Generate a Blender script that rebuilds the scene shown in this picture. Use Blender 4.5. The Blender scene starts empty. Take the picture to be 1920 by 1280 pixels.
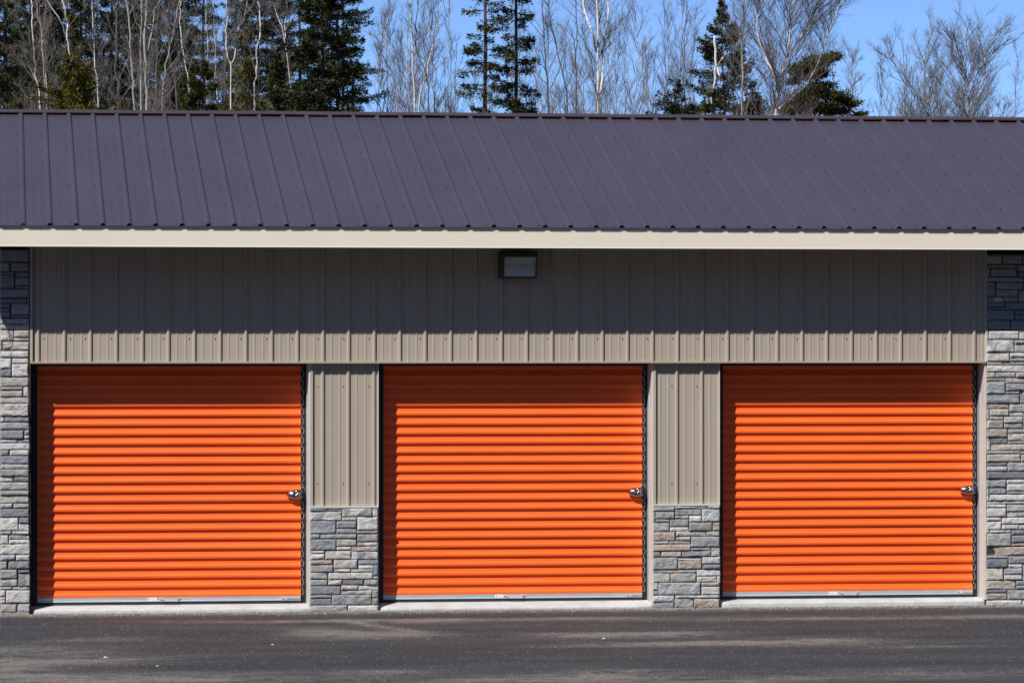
import bpy, math, random
import numpy as np
from mathutils import Vector, noise as mnoise
PI = math.pi
sc = bpy.context.scene
COL = sc.collection

# ------------------------------------------------------------------ camera geometry (measured from the photograph)
FPX = 7100.0                      # focal length in pixels of the 1920 px wide photo
TH = math.atan(965.0 / FPX)       # yaw to the right of the wall's normal
CD = 33.6                         # metres from camera to the wall plane (Y = 0)
CH = 2.40                         # camera height
ST, CT = math.sin(TH), math.cos(TH)
def P(px, py, Y=0.0):
    """a measured photo point on the plane Y -> world X, Z"""
    D = CD + Y; u = px - 960.0
    X = D * (FPX * ST + u * CT) / (FPX * CT - u * ST)
    z = X * ST + D * CT
    return X, CH + (640.0 - py) * z / FPX
def PX(px, Y=0.0): return P(px, 640, Y)[0]
def PZ(py, px=600, Y=0.0): return P(px, py, Y)[1]

SUN = Vector((0.97, 1.0, -1.60)).normalized()     # direction the light travels

# ------------------------------------------------------------------ materials
MATS = {}
class NT:
    def __init__(s, name):
        s.m = bpy.data.materials.new(name); s.m.use_nodes = True
        s.nt = s.m.node_tree; s.b = s.nt.nodes['Principled BSDF']
    def n(s, t, **kw):
        x = s.nt.nodes.new(t)
        for k, v in kw.items():
            if hasattr(x, k): setattr(x, k, v)
            else: x.inputs[k.replace('_', ' ')].default_value = v
        return x
    def l(s, a, b): s.nt.links.new(a, b)
    def coords(s, scale=(1, 1, 1)):
        tc = s.n('ShaderNodeTexCoord'); mp = s.n('ShaderNodeMapping'); mp.inputs['Scale'].default_value = scale
        s.l(tc.outputs['Object'], mp.inputs['Vector']); return mp.outputs['Vector']
    def noise(s, vec, scale, detail=4, rough=0.6):
        x = s.n('ShaderNodeTexNoise'); x.inputs['Scale'].default_value = scale
        x.inputs['Detail'].default_value = detail; x.inputs['Roughness'].default_value = rough
        s.l(vec, x.inputs['Vector']); return x.outputs['Fac']
    def ramp(s, fac, stops):
        r = s.n('ShaderNodeValToRGB'); e = r.color_ramp.elements
        while len(e) < len(stops): e.new(0.5)
        for q, (p, c) in zip(e, stops):
            q.position = p; q.color = (c[0], c[1], c[2], 1) if not isinstance(c, (int, float)) else (c, c, c, 1)
        s.l(fac, r.inputs['Fac']); return r.outputs['Color']
    def mix(s, a, b, fac, blend='MIX'):
        x = s.n('ShaderNodeMix'); x.data_type = 'RGBA'; x.blend_type = blend
        for i, v in ((6, a), (7, b)):
            if isinstance(v, tuple): x.inputs[i].default_value = (v[0], v[1], v[2], 1)
            else: s.l(v, x.inputs[i])
        if isinstance(fac, (int, float)): x.inputs[0].default_value = fac
        else: s.l(fac, x.inputs[0])
        return x.outputs[2]
    def bump(s, h, strength, dist, prev=None):
        x = s.n('ShaderNodeBump'); x.inputs['Strength'].default_value = strength; x.inputs['Distance'].default_value = dist
        s.l(h, x.inputs['Height'])
        if prev is not None: s.l(prev, x.inputs['Normal'])
        return x.outputs['Normal']

def simple(name, col, rough=0.5, metal=0.0, var=0.08, vs=3.0, stretch=(1, 1, 1), bump=0.0, bs=60.0, spec=0.5, coat=0.0):
    t = NT(name); b = t.b
    v = t.coords(stretch); f = t.noise(v, vs, 5, 0.6)
    lo = tuple(max(0, c * (1 - var)) for c in col); hi = tuple(min(1, c * (1 + var)) for c in col)
    t.l(t.ramp(f, [(0.3, lo), (0.7, hi)]), b.inputs['Base Color'])
    b.inputs['Roughness'].default_value = rough; b.inputs['Metallic'].default_value = metal
    b.inputs['Specular IOR Level'].default_value = spec; b.inputs['Coat Weight'].default_value = coat
    if bump > 0:
        f2 = t.noise(t.coords(), bs, 4, 0.6); t.l(t.bump(f2, bump, 0.01), b.inputs['Normal'])
    MATS[name] = t.m; return t.m

simple('siding', (0.385, 0.33, 0.268), 0.45, var=0.04, vs=2.0, stretch=(6, 6, 0.4))
simple('trim_tan', (0.43, 0.365, 0.30), 0.42, var=0.03)
simple('trim_pale', (0.58, 0.575, 0.53), 0.4, var=0.04)
simple('fascia', (0.74, 0.685, 0.565), 0.4, var=0.025, vs=1.2)
simple('soffit', (0.13, 0.10, 0.08), 0.6, var=0.05)
simple('dark_brown', (0.055, 0.035, 0.032), 0.5)
simple('screw', (0.10, 0.08, 0.07), 0.4, metal=0.3)
simple('roof_screw', (0.035, 0.022, 0.022), 0.4, metal=0.3)
simple('black', (0.012, 0.012, 0.013), 0.6)
simple('rubber', (0.022, 0.022, 0.024), 0.65, var=0.2, vs=8)
simple('galvanised', (0.50, 0.535, 0.56), 0.42, metal=0.35, var=0.10, vs=14, stretch=(0.5, 1, 4))
simple('chrome', (0.30, 0.29, 0.30), 0.20, metal=1.0, var=0.1)
simple('steel_pale', (0.72, 0.72, 0.70), 0.3, metal=0.5, var=0.1)
simple('bronze', (0.020, 0.018, 0.018), 0.45)
simple('mortar', (0.035, 0.034, 0.036), 0.9)  # near-black colour holds the shade of the stone joints
simple('sticker', (0.80, 0.80, 0.80), 0.4, var=0.02)
simple('ink_red', (0.45, 0.10, 0.16), 0.5)
simple('ink_grey', (0.45, 0.45, 0.47), 0.5)
simple('reflector', (0.86, 0.90, 0.89), 0.38, metal=0.6)
simple('lamp_bulb', (0.65, 0.55, 0.25), 0.3)
simple('pebble', (0.27, 0.25, 0.22), 0.9, var=0.55, vs=35)
simple('dark_line', (0.05, 0.05, 0.05), 0.6)

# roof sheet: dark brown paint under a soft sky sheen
t = NT('roof_paint'); b = t.b
f = t.noise(t.coords((1, 0.25, 1)), 2.2, 5, 0.65)
c1 = t.ramp(f, [(0.25, (0.056, 0.047, 0.066)), (0.75, (0.070, 0.059, 0.082))])
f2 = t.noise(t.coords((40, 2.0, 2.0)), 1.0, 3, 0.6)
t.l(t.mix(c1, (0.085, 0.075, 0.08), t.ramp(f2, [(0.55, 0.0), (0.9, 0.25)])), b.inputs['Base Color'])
b.inputs['Roughness'].default_value = 0.30; b.inputs['Specular IOR Level'].default_value = 0.8
MATS['roof_paint'] = t.m
simple('ridge_paint', (0.062, 0.042, 0.046), 0.42, var=0.1, vs=2)

# orange curtain paint
t = NT('orange_paint'); b = t.b
f = t.noise(t.coords((0.5, 1, 3)), 3.0, 5, 0.6)
c1 = t.ramp(f, [(0.3, (0.92, 0.130, 0.017)), (0.7, (0.97, 0.146, 0.020))])
f3 = t.noise(t.coords((3, 1, 0.6)), 1.5, 6, 0.7)
t.l(t.mix(c1, (0.55, 0.17, 0.06), t.ramp(f3, [(0.6, 0.0), (0.95, 0.18)])), b.inputs['Base Color'])
b.inputs['Roughness'].default_value = 0.36
MATS['orange_paint'] = t.m

# stone veneer, colour carried per stone
t = NT('stone'); b = t.b
at = t.n('ShaderNodeAttribute'); at.attribute_name = 'stone_colour'
v = t.coords()
fa = t.noise(v, 22.0, 6, 0.7); fb = t.noise(v, 7.0, 3, 0.6)
c = t.mix(at.outputs['Color'], t.ramp(fa, [(0.3, 0.62), (0.5, 1.0), (0.75, 1.22)]), 0.75, 'MULTIPLY')
c = t.mix(c, t.ramp(fb, [(0.35, (0.85, 0.88, 0.96)), (0.65, (1.12, 1.04, 0.95))]), 0.55, 'MULTIPLY')
t.l(c, b.inputs['Base Color']); b.inputs['Roughness'].default_value = 0.85; b.inputs['Specular IOR Level'].default_value = 0.25
vs_ = t.coords((1.0, 1.0, 1.6)); fm = t.noise(vs_, 34.0, 7, 0.72)
nb = t.bump(fm, 0.85, 0.018)
t.l(nb, b.inputs['Normal']); MATS['stone'] = t.m

# concrete
t = NT('concrete'); b = t.b
v = t.coords((1, 1, 1)); f = t.noise(v, 5.0, 7, 0.7); g = t.noise(v, 70.0, 3, 0.6)
c = t.ramp(f, [(0.25, (0.36, 0.38, 0.37)), (0.55, (0.49, 0.515, 0.51)), (0.8, (0.56, 0.59, 0.59))])
c = t.mix(c, t.ramp(g, [(0.30, 0.45), (0.42, 1.0)]), 0.6, 'MULTIPLY')
t.l(c, b.inputs['Base Color']); b.inputs['Roughness'].default_value = 0.85
t.l(t.bump(g, 0.5, 0.01), b.inputs['Normal']); MATS['concrete'] = t.m

# asphalt with dust carried as a surface attribute
t = NT('asphalt'); b = t.b
at = t.n('ShaderNodeAttribute'); at.attribute_name = 'dust'
v = t.coords()
f1 = t.noise(t.coords((0.16, 1.7, 1)), 1.3, 7, 0.7); f2 = t.noise(v, 90.0, 3, 0.8); f3 = t.noise(t.coords((1, 0.6, 1)), 22.0, 4, 0.75)
c = t.ramp(f1, [(0.3, (0.021, 0.0245, 0.0280)), (0.52, (0.036, 0.0405, 0.0450)), (0.72, (0.063, 0.0680, 0.071))])
c = t.mix(c, t.ramp(f3, [(0.35, 0.72), (0.5, 1.0), (0.68, 1.6)]), 0.7, 'MULTIPLY')
c = t.mix(c, t.ramp(f2, [(0.45, 0.8), (0.62, 1.0), (0.72, 2.6)]), 0.8, 'MULTIPLY')
dd = t.mix((0, 0, 0), t.ramp(f3, [(0.3, 0.55), (0.7, 1.0)]), at.outputs['Fac'])
c = t.mix(c, (0.19, 0.172, 0.146), dd)
t.l(c, b.inputs['Base Color']); b.inputs['Roughness'].default_value = 0.8; b.inputs['Specular IOR Level'].default_value = 0.3
t.l(t.bump(f2, 0.6, 0.01), b.inputs['Normal']); MATS['asphalt'] = t.m

t = NT('forest_floor'); b = t.b
f = t.noise(t.coords(), 0.6, 8, 0.7)
t.l(t.ramp(f, [(0.3, (0.05, 0.042, 0.025)), (0.5, (0.11, 0.09, 0.055)), (0.7, (0.08, 0.10, 0.035))]), b.inputs['Base Color'])
b.inputs['Roughness'].default_value = 0.95; MATS['forest_floor'] = t.m

# glass of the wall light
t = NT('lens_glass'); b = t.b
b.inputs['Base Color'].default_value = (0.9, 0.94, 0.94, 1); b.inputs['Roughness'].default_value = 0.08
b.inputs['Transmission Weight'].default_value = 0.80; b.inputs['IOR'].default_value = 1.25
wv = t.n('ShaderNodeTexWave'); wv.inputs['Scale'].default_value = 60; t.l(t.coords(), wv.inputs['Vector'])
t.l(t.bump(wv.outputs['Fac'], 0.3, 0.003), b.inputs['Normal']); MATS['lens_glass'] = t.m

def bark(name, lo, hi, marks=None):
    t = NT(name); b = t.b
    f = t.noise(t.coords((1, 1, 0.3)), 6.0, 5, 0.7)
    c = t.ramp(f, [(0.3, lo), (0.7, hi)])
    if marks:
        g = t.noise(t.coords((2.0, 2.0, 9.0)), 1.6, 4, 0.75)
        c = t.mix(c, marks, t.ramp(g, [(0.56, 0.0), (0.62, 0.85)]))
    t.l(c, b.inputs['Base Color']); b.inputs['Roughness'].default_value = 0.85; b.inputs['Specular IOR Level'].default_value = 0.2
    MATS[name] = t.m
bark('birch_bark', (0.52, 0.49, 0.45), (0.68, 0.66, 0.62), (0.10, 0.08, 0.07))
bark('grey_bark', (0.22, 0.20, 0.18), (0.38, 0.355, 0.33))
bark('dark_bark', (0.055, 0.045, 0.042), (0.12, 0.10, 0.09))
bark('pinkish_bark', (0.34, 0.25, 0.21), (0.50, 0.42, 0.37), (0.12, 0.08, 0.07))
bark('twig', (0.09, 0.078, 0.072), (0.17, 0.15, 0.14))
bark('twig_brown', (0.085, 0.066, 0.062), (0.155, 0.125, 0.115))
def needles(name, a, bcol, c3):
    t = NT(name); b = t.b
    f = t.noise(t.coords(), 1.4, 5, 0.7)
    g = t.noise(t.coords(), 9.0, 2, 0.6)
    c = t.ramp(f, [(0.3, a), (0.55, bcol), (0.75, c3)])
    c = t.mix(c, t.ramp(g, [(0.3, 0.7), (0.7, 1.3)]), 0.7, 'MULTIPLY')
    t.l(c, b.inputs['Base Color']); b.inputs['Roughness'].default_value = 0.75; b.inputs['Specular IOR Level'].default_value = 0.2
    MATS[name] = t.m
needles('needles_dark', (0.034, 0.039, 0.012), (0.075, 0.077, 0.018), (0.15, 0.128, 0.026))
needles('needles_olive', (0.07, 0.072, 0.012), (0.14, 0.128, 0.017), (0.21, 0.17, 0.024))
needles('needles_deep', (0.021, 0.028, 0.012), (0.042, 0.050, 0.016), (0.088, 0.083, 0.021))
needles('needles_brown', (0.045, 0.038, 0.020), (0.06, 0.055, 0.022), (0.09, 0.07, 0.028))

# ------------------------------------------------------------------ mesh helper
class MB:
    def __init__(s): s.v = []; s.f = []; s.mi = []
    def box(s, x0, x1, y0, y1, z0, z1, m=0):
        n = len(s.v)
        s.v += [(x0, y0, z0), (x1, y0, z0), (x1, y1, z0), (x0, y1, z0), (x0, y0, z1), (x1, y0, z1), (x1, y1, z1), (x0, y1, z1)]
        for q in ((0, 3, 2, 1), (4, 5, 6, 7), (0, 1, 5, 4), (1, 2, 6, 5), (2, 3, 7, 6), (3, 0, 4, 7)):
            s.f.append(tuple(n + i for i in q)); s.mi.append(m)
    def prism(s, prof, x0, x1, m=0):
        """closed (y,z) profile extruded along X"""
        n = len(s.v); k = len(prof)
        for x in (x0, x1): s.v += [(x, y, z) for y, z in prof]
        for i in range(k):
            j = (i + 1) % k; s.f.append((n + i, n + j, n + k + j, n + k + i)); s.mi.append(m)
        s.f.append(tuple(n + i for i in range(k))[::-1]); s.f.append(tuple(n + k + i for i in range(k))); s.mi += [m, m]
    def tube(s, pts, rad, sides=6, m=0, caps=True):
        n0 = len(s.v); pv = None
        for i, p in enumerate(pts):
            p = Vector(p); a = Vector(pts[max(i - 1, 0)]); c = Vector(pts[min(i + 1, len(pts) - 1)])
            d = (c - a); d = d.normalized() if d.length > 1e-9 else Vector((0, 0, 1))
            if pv is None: pv = d.orthogonal().normalized()
            pv = (pv - d * pv.dot(d)); pv = pv.normalized() if pv.length > 1e-6 else d.orthogonal().normalized()
            w = d.cross(pv); r = rad[i] if isinstance(rad, (list, tuple)) else rad
            for k in range(sides):
                a_ = 2 * PI * k / sides; q = p + (pv * math.cos(a_) + w * math.sin(a_)) * r
                s.v.append((q.x, q.y, q.z))
        for i in range(len(pts) - 1):
            for k in range(sides):
                k2 = (k + 1) % sides
                s.f.append((n0 + i * sides + k, n0 + i * sides + k2, n0 + (i + 1) * sides + k2, n0 + (i + 1) * sides + k)); s.mi.append(m)
        if caps:
            s.f.append(tuple(n0 + k for k in range(sides))[::-1]); s.mi.append(m)
            e = n0 + (len(pts) - 1) * sides; s.f.append(tuple(e + k for k in range(sides))); s.mi.append(m)
    def disc(s, c, nrm, r, h, sides=6, m=0):
        c = Vector(c); nrm = Vector(nrm).normalized(); s.tube([c, c + nrm * h], [r, r * 0.8], sides, m)
    def build(s, name, mats, parent=None, smooth=False, label=None, bevel=0):
        me = bpy.data.meshes.new(name); me.from_pydata(s.v, [], s.f)
        mats = mats if isinstance(mats, (list, tuple)) else [mats]
        for m in mats: me.materials.append(MATS[m])
        if len(mats) > 1: me.polygons.foreach_set('material_index', s.mi)
        if smooth: me.polygons.foreach_set('use_smooth', [True] * len(me.polygons))
        me.update()
        o = bpy.data.objects.new(name, me); COL.objects.link(o)
        if parent: o.parent = parent
        if label: o['label'] = label
        if bevel:
            bv = o.modifiers.new('bevel', 'BEVEL'); bv.width = bevel; bv.segments = 2; bv.limit_method = 'ANGLE'
        return o
def empty(name, loc=(0, 0, 0), label=None, cat=None, group=None):
    o = bpy.data.objects.new(name, None); COL.objects.link(o); o.location = loc; o.empty_display_size = 0.3
    tag(o, label, cat, group); return o
def tag(o, label=None, cat=None, group=None, kind=None):
    if label: o['label'] = label
    if cat: o['category'] = cat
    if group: o['group'] = group
    if kind: o['kind'] = kind
    return o

# ------------------------------------------------------------------ ground
mb = MB(); mb.box(-900, 900, -300, 1500, -0.5, -0.03)
tag(mb.build('ground', 'forest_floor'), kind='structure')
rs = np.random.RandomState(5)
nx, ny = 460, 240
xs = np.concatenate([[-60, -20, -6], np.linspace(-1.2, 11.2, nx), [16, 30, 70]])
ys = np.concatenate([[-70, -45, -25, -14], np.linspace(-8.6, 0.6, ny)])
XX, YY = np.meshgrid(xs, ys)
ZZ = np.zeros_like(XX)
dust = np.zeros_like(XX)
def ell(px, py, wx, wy, amp, ang=0.0):
    # position on the ground seen at photo point px,py (ground z = 0)
    D = CD
    for _ in range(30):
        X, Z = P(px, py, D - CD); D *= (CH / max(CH - Z, 1e-3)); 
    X, Z = P(px, py, D - CD); y0 = D - CD
    dx, dy = XX - X, YY - y0
    dx2 = dx * math.cos(ang) + dy * math.sin(ang); dy2 = -dx * math.sin(ang) + dy * math.cos(ang)
    return 1.35 * amp * np.exp(-(dx2 / wx) ** 2 - (dy2 / (wy * 3.4)) ** 2)
for a in [(60, 1216, .55, .10, .55), (110, 1238, .6, .13, .6), (20, 1262, .35, .3, .5), (190, 1198, .5, .08, .25), (610, 1186, .32, .12, .75),
          (600, 1163, 1.2, .05, .5), (700, 1172, .10, .22, .6, .35), (720, 1190, .5, .10, .5), (780, 1163, .35, .08, .5), (1000, 1160, 1.6, .05, .45), (1110, 1190, .45, .07, .7),
          (1240, 1189, .5, .08, .55), (1240, 1207, .9, .07, .5), (1520, 1203, .6, .12, .42), (1350, 1205, .5, .05, .45), (1750, 1157, 2.2, .06, .45), (1760, 1211, .5, .04, .3),
          (700, 1261, .35, .08, .3), (1160, 1260, .45, .08, .4), (400, 1275, 1.0, .15, .35), (1050, 1277, .9, .15, .55), (1750, 1262, .7, .12, .35), (1400, 1275, .8, .1, .35), (200, 1278, .6, .2, .4)]:
    dust += ell(*a)
nz = np.array([[mnoise.fractal((x * 1.1, y * 3.0, 0.0), 0.8, 2.0, 6) for x in xs] for y in ys])
nz2 = np.array([[mnoise.fractal((x * 6.0, y * 9.0, 4.0), 0.7, 2.0, 4) for x in xs] for y in ys])
dust = dust * (1.05 + 0.9 * nz + 0.9 * nz2) + 0.14 * np.clip(nz - 0.10, 0, 1) + 0.02
edge = np.exp(-((YY + 0.10) / 0.26) ** 2) * 0.75
dust = np.where(YY < 0.0, dust + edge * (0.8 + nz2), dust + 0.5)
dark = np.exp(-((YY + 0.72) / 0.24) ** 2) * np.clip((XX - 0.6) / 1.5, 0.25, 1)
dust = np.clip(dust * (1 - 0.9 * dark), 0, 1)
ZZ += 0.003 * np.exp(-((YY + 0.10) / 0.12) ** 2) * (0.6 + nz2) + 0.003 * nz
verts = np.stack([XX, YY, ZZ], -1).reshape(-1, 3)
W = len(xs)
faces = [(j * W + i, j * W + i + 1, (j + 1) * W + i + 1, (j + 1) * W + i) for j in range(len(ys) - 1) for i in range(W - 1)]
me = bpy.data.meshes.new('asphalt_yard'); me.from_pydata(verts.tolist(), [], faces); me.materials.append(MATS['asphalt'])
ca = me.attributes.new('dust', 'FLOAT', 'POINT'); ca.data.foreach_set('value', dust.reshape(-1).astype(np.float32))
me.polygons.foreach_set('use_smooth', [True] * len(me.polygons))
o = bpy.data.objects.new('asphalt_yard', me); COL.objects.link(o); tag(o, kind='structure')

# loose grit, thick along the wall and along the dusty streaks
rnd = random.Random(11)
gv, gf = [], []
def pebble(x, y, z, r):
    n = len(gv); a = rnd.random() * 6.28
    ca_, sa = math.cos(a), math.sin(a); k = rnd.uniform(0.6, 1.3); h = rnd.uniform(0.5, 1.0)
    for (px_, py_, pz_) in ((1, 0, 0), (0, 1, 0), (-1, 0, 0), (0, -1, 0), (0, 0, 1), (0, 0, -0.5)):
        X_, Y_ = px_ * r * k, py_ * r
        gv.append((x + X_ * ca_ - Y_ * sa, y + X_ * sa + Y_ * ca_, z + pz_ * r * h))
    for q in ((0, 1, 4), (1, 2, 4), (2, 3, 4), (3, 0, 4), (1, 0, 5), (2, 1, 5), (3, 2, 5), (0, 3, 5)): gf.append(tuple(n + i for i in q))
for _ in range(9000):
    pebble(rnd.uniform(-0.3, 10), -abs(rnd.gauss(0, 0.16)) + 0.03, 0.001 + rnd.random() * 0.005, rnd.uniform(0.003, 0.008))
cnt = 0
while cnt < 26000:
    x = rnd.uniform(-0.6, 10.2); y = rnd.uniform(-7.2, -0.05)
    i = min(max(int((x + 1.2) / 12.4 * nx) + 3, 0), len(xs) - 1); j = min(max(int((y + 8.6) / 9.2 * ny) + 4, 0), len(ys) - 1)
    if rnd.random() < 0.10 + dust[j, i]:
        pebble(x, y, 0.001 + float(ZZ[j, i]), rnd.uniform(0.0014, 0.0038) * (1.7 if rnd.random() < 0.03 else 1)); cnt += 1
me = bpy.data.meshes.new('gravel'); me.from_pydata(gv, [], gf); me.materials.append(MATS['pebble'])
o = bpy.data.objects.new('gravel', me); COL.objects.link(o)
tag(o, 'loose pale grit scattered on the asphalt and along the foot of the wall', 'gravel', kind='stuff')
for px_, py_, r in ((198, 1234, .012), (511, 1209, .008), (295, 1249, .007), (1132, 1198, .010)):
    D = CD
    for _ in range(30):
        X, Z = P(px_, py_, D - CD); D *= CH / max(CH - Z, 1e-3)
    X, _z = P(px_, py_, D - CD)
    m_ = MB(); q = [(X - r * 1.3, D - CD, .006), (X - r * .4, D - CD - .004, r * .9), (X + r * .8, D - CD + .003, r * .7), (X + r * 1.4, D - CD, .004)]
    m_.tube(q, [.002, r * .55, r * .5, .002], 6)
    tag(m_.build('stone_chip', 'sticker'), {198: 'white stone chip lying on the asphalt before the first orange door', 511: 'small pale chip on the asphalt below the right end of the first door',
        295: 'tiny pale chip lowest on the asphalt left of centre', 1132: 'pale chip on the dusty streak below the middle door'}[px_], 'stone chip')

# ------------------------------------------------------------------ building
bld = empty('storage_building', (4.5, 1.0, 0), 'low storage building with orange roll-up doors, tan ribbed siding and dark metal roof', 'storage building')
ORG = Vector((4.5, 1.0, 0))
def place(o):   # meshes are written in world coordinates; seat them under the building's base
    for v in o.data.vertices: v.co -= ORG
    return o
def part(m, name, mats, **kw): return place(m.build(name, mats, bld, **kw))
XL, XR = PX(0.5), 9.95
RIB = 0.2286
XPH = PX(71.5)                         # a wall rib's centre
def profile_x(x0, x1, phase, rh=0.018, wd=1.0, mn=1.0):
    """(x, height) points across the ribbed sheet"""
    pts = []
    def add(x, h):
        if x0 <= x <= x1: pts.append((x, h))
    k0 = int((x0 - phase) / RIB) - 2; k1 = int((x1 - phase) / RIB) + 2
    for k in range(k0, k1 + 1):
        c = phase + k * RIB
        for dx, h in ((-.019, 0), (-.0125, .62), (-.009, .90), (-.005, 1.0), (.005, 1.0), (.009, .90), (.0125, .62), (.019, 0)): add(c + dx * wd, h * rh)
        for q in (1 / 3, 2 / 3):
            for dx, h in ((-.011, 0), (-.004, .0032), (.004, .0032), (.011, 0)): add(c + q * RIB + dx, h * mn)
    pts.append((x0, 0.0)); pts.append((x1, 0.0)); pts.sort(); 
    if pts[1][1] > 0: pts[0] = (x0, pts[1][1])
    if pts[-2][1] > 0: pts[-1] = (x1, pts[-2][1])
    out = [pts[0]]
    for p in pts[1:]:
        if p[0] - out[-1][0] > 1e-4: out.append(p)
    return out
def wall_sheet(m, x0, x1, z0, z1, Y, phase, mi=0, rows=6, wav=0.0006, rh=0.018):
    pr = profile_x(x0, x1, phase, rh); n = len(m.v)
    for r in range(rows + 1):
        z = z0 + (z1 - z0) * r / rows
        for x, h in pr: m.v.append((x, Y - h + wav * mnoise.noise((x * 2.3, z * 1.5, 1.0)) * 2, z))
    k = len(pr)
    for r in range(rows):
        for i in range(k - 1):
            m.f.append((n + r * k + i, n + r * k + i + 1, n + (r + 1) * k + i + 1, n + (r + 1) * k + i)); m.mi.append(mi)

ZLIN = PZ(680, 600)                    # header bottom
# header siding
SOF = 0.0
EY = -0.47                             # fascia face
ZFB = P(600, 463.5, EY)[1]; ZFT = P(600, 425.5, EY)[1]
ZSOF = ZFB + 0.03
xh0, xh1 = PX(63.0), PX(1847.5)
m = MB(); wall_sheet(m, xh0, xh1, ZLIN + 0.012, ZSOF, 0.0, XPH)
ks = range(0, 37)
for k in ks:
    x = XPH + k * RIB
    dx = 0.052 if k < 2 else -0.045
    if xh0 < x + dx < xh1:
        m.disc((x + dx, 0.002, PZ(634.5, 60 + 49 * k)), (0, -1, -0.1), 0.0065, 0.008, 6, 1)
part(m, 'wall_siding', ['siding', 'screw'])
m = MB(); m.box(PX(56), xh1 + 0.004, -0.024, 0.06, ZLIN - 0.004, ZLIN + 0.0115)
part(m, 'header_trim', 'trim_tan')
m = MB(); m.box(PX(56), PX(61), -0.022, 0.05, ZLIN + 0.0118, ZSOF)
m.box(PX(61), PX(63.5), 0.012, 0.05, ZLIN + 0.0118, ZSOF)
part(m, 'corner_trim', 'trim_tan')
m = MB(); m.box(xh0, xh1, 0.006, 0.30, ZLIN + 0.0118, ZSOF + 0.3)      # header framing behind the sheet
part(m, 'header_backing', 'black')

# pillars between the doors
doors = [dict(l=57.0, r=581.5), dict(l=709.6, r=1224.7), dict(l=1349.5, r=1848.3)]
YC = 0.205                             # curtain plane
GY = 0.19
YP = 0.040                             # pillar siding plane
YS = 0.012                             # pillar stone plane
YE = -0.012                            # end pier stone plane
ZPT = PZ(949.5, 650, YS)
pillars = [(doors[0]['r'], doors[1]['l']), (doors[1]['r'], doors[2]['l'])]
for k, (a, b_) in enumerate(pillars):
    xa, xb = PX(a, 0.02), PX(b_, 0.02)
    m = MB()
    wall_sheet(m, xa + 0.028, xb - 0.004, ZPT + 0.008, ZLIN - 0.0042, YP, XPH, 0, 4)
    for c in range(0, 40):
        x = XPH + c * RIB - 0.045
        if xa + 0.03 < x < xb + 0.02:
            for py in (723.5, 905.5): m.disc((min(x, xb - 0.02), YP + .002, PZ(py, 650 + 640 * k, YP)), (0, -1, -.1), 0.006, 0.008, 6, 1)
    part(m, 'wall_siding', ['siding', 'screw'], label='narrow tan ribbed panel between the ' + ('first and middle' if k == 0 else 'middle and last') + ' orange doors')
    m = MB(); m.box(xa + 0.004, xb - 0.002, YS - 0.013, YP + 0.02, ZPT - 0.010, ZPT + 0.0075)
    part(m, 'ledge_trim', 'trim_pale')
    m = MB(); m.box(xa + 0.02, xb - 0.008, YP + 0.004, 0.5, 0.0, ZLIN - 0.0045)      # pillar core
    part(m, 'pillar_core', 'dark_brown')
    m = MB(); m.box(xa, xa + 0.0245, YP - 0.02, YP + 0.003, ZPT + 0.009, ZLIN - 0.0045)
    part(m, 'corner_trim', 'trim_tan')

# --- stone veneer ---------------------------------------------------------
PAL = {'B': (0.262, 0.278, 0.300), 'G': (0.335, 0.345, 0.352), 'L': (0.54, 0.54, 0.53), 'T': (0.43, 0.365, 0.315), 'W': (0.465, 0.445, 0.41), 'D': (0.185, 0.19, 0.212)}
def conv(lst, ox, oy, s): return [(ox + a / s, oy + b / s, ox + c / s, oy + d / s, k) for a, b, c, d, k in lst]
S1 = conv([(135,138,820,208,'B'),(830,145,1480,325,'B'),(1490,140,1610,325,'L'),(135,222,820,408,'L'),(825,338,1155,415,'T'),(1165,338,1610,618,'L'),(135,420,690,695,'B'),(710,430,1140,575,'B'),(710,588,1140,695,'G'),(1150,630,1610,690,'T'),(145,712,340,802,'G'),(358,712,1140,802,'G'),(1160,712,1610,868,'B'),(1165,888,1610,965,'G'),(145,822,700,1055,'B'),(712,825,1145,970,'W'),(712,988,1025,1050,'L'),(1035,982,1610,1080,'T'),(145,1070,445,1125,'L'),(145,1140,445,1255,'L'),(465,1075,1025,1255,'W'),(1035,1095,1610,1255,'B')], 570, 940, 11.633) + \
     conv([(140,55,610,145,'T'),(140,165,635,315,'G'),(650,45,1160,235,'W'),(1185,50,1615,148,'B'),(1190,165,1505,238,'L'),(1515,160,1615,388,'B'),(660,250,1010,318,'D'),(1025,252,1500,318,'W'),(140,328,505,465,'B'),(530,330,1500,465,'W'),(1520,405,1615,455,'L'),(140,485,505,605,'G'),(530,482,825,592,'L'),(845,482,1290,592,'D'),(1310,480,1615,595,'G'),(135,622,790,800,'B'),(810,605,1175,700,'W'),(1190,605,1615,700,'L'),(815,715,1480,795,'W'),(1490,712,1615,870,'G'),(135,815,595,880,'B'),(610,812,1475,1020,'G'),(130,895,595,1025,'B'),(1490,885,1615,1020,'B'),(130,1042,940,1165,'G'),(960,1042,1615,1165,'L')], 570, 1045, 11.633)
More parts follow.
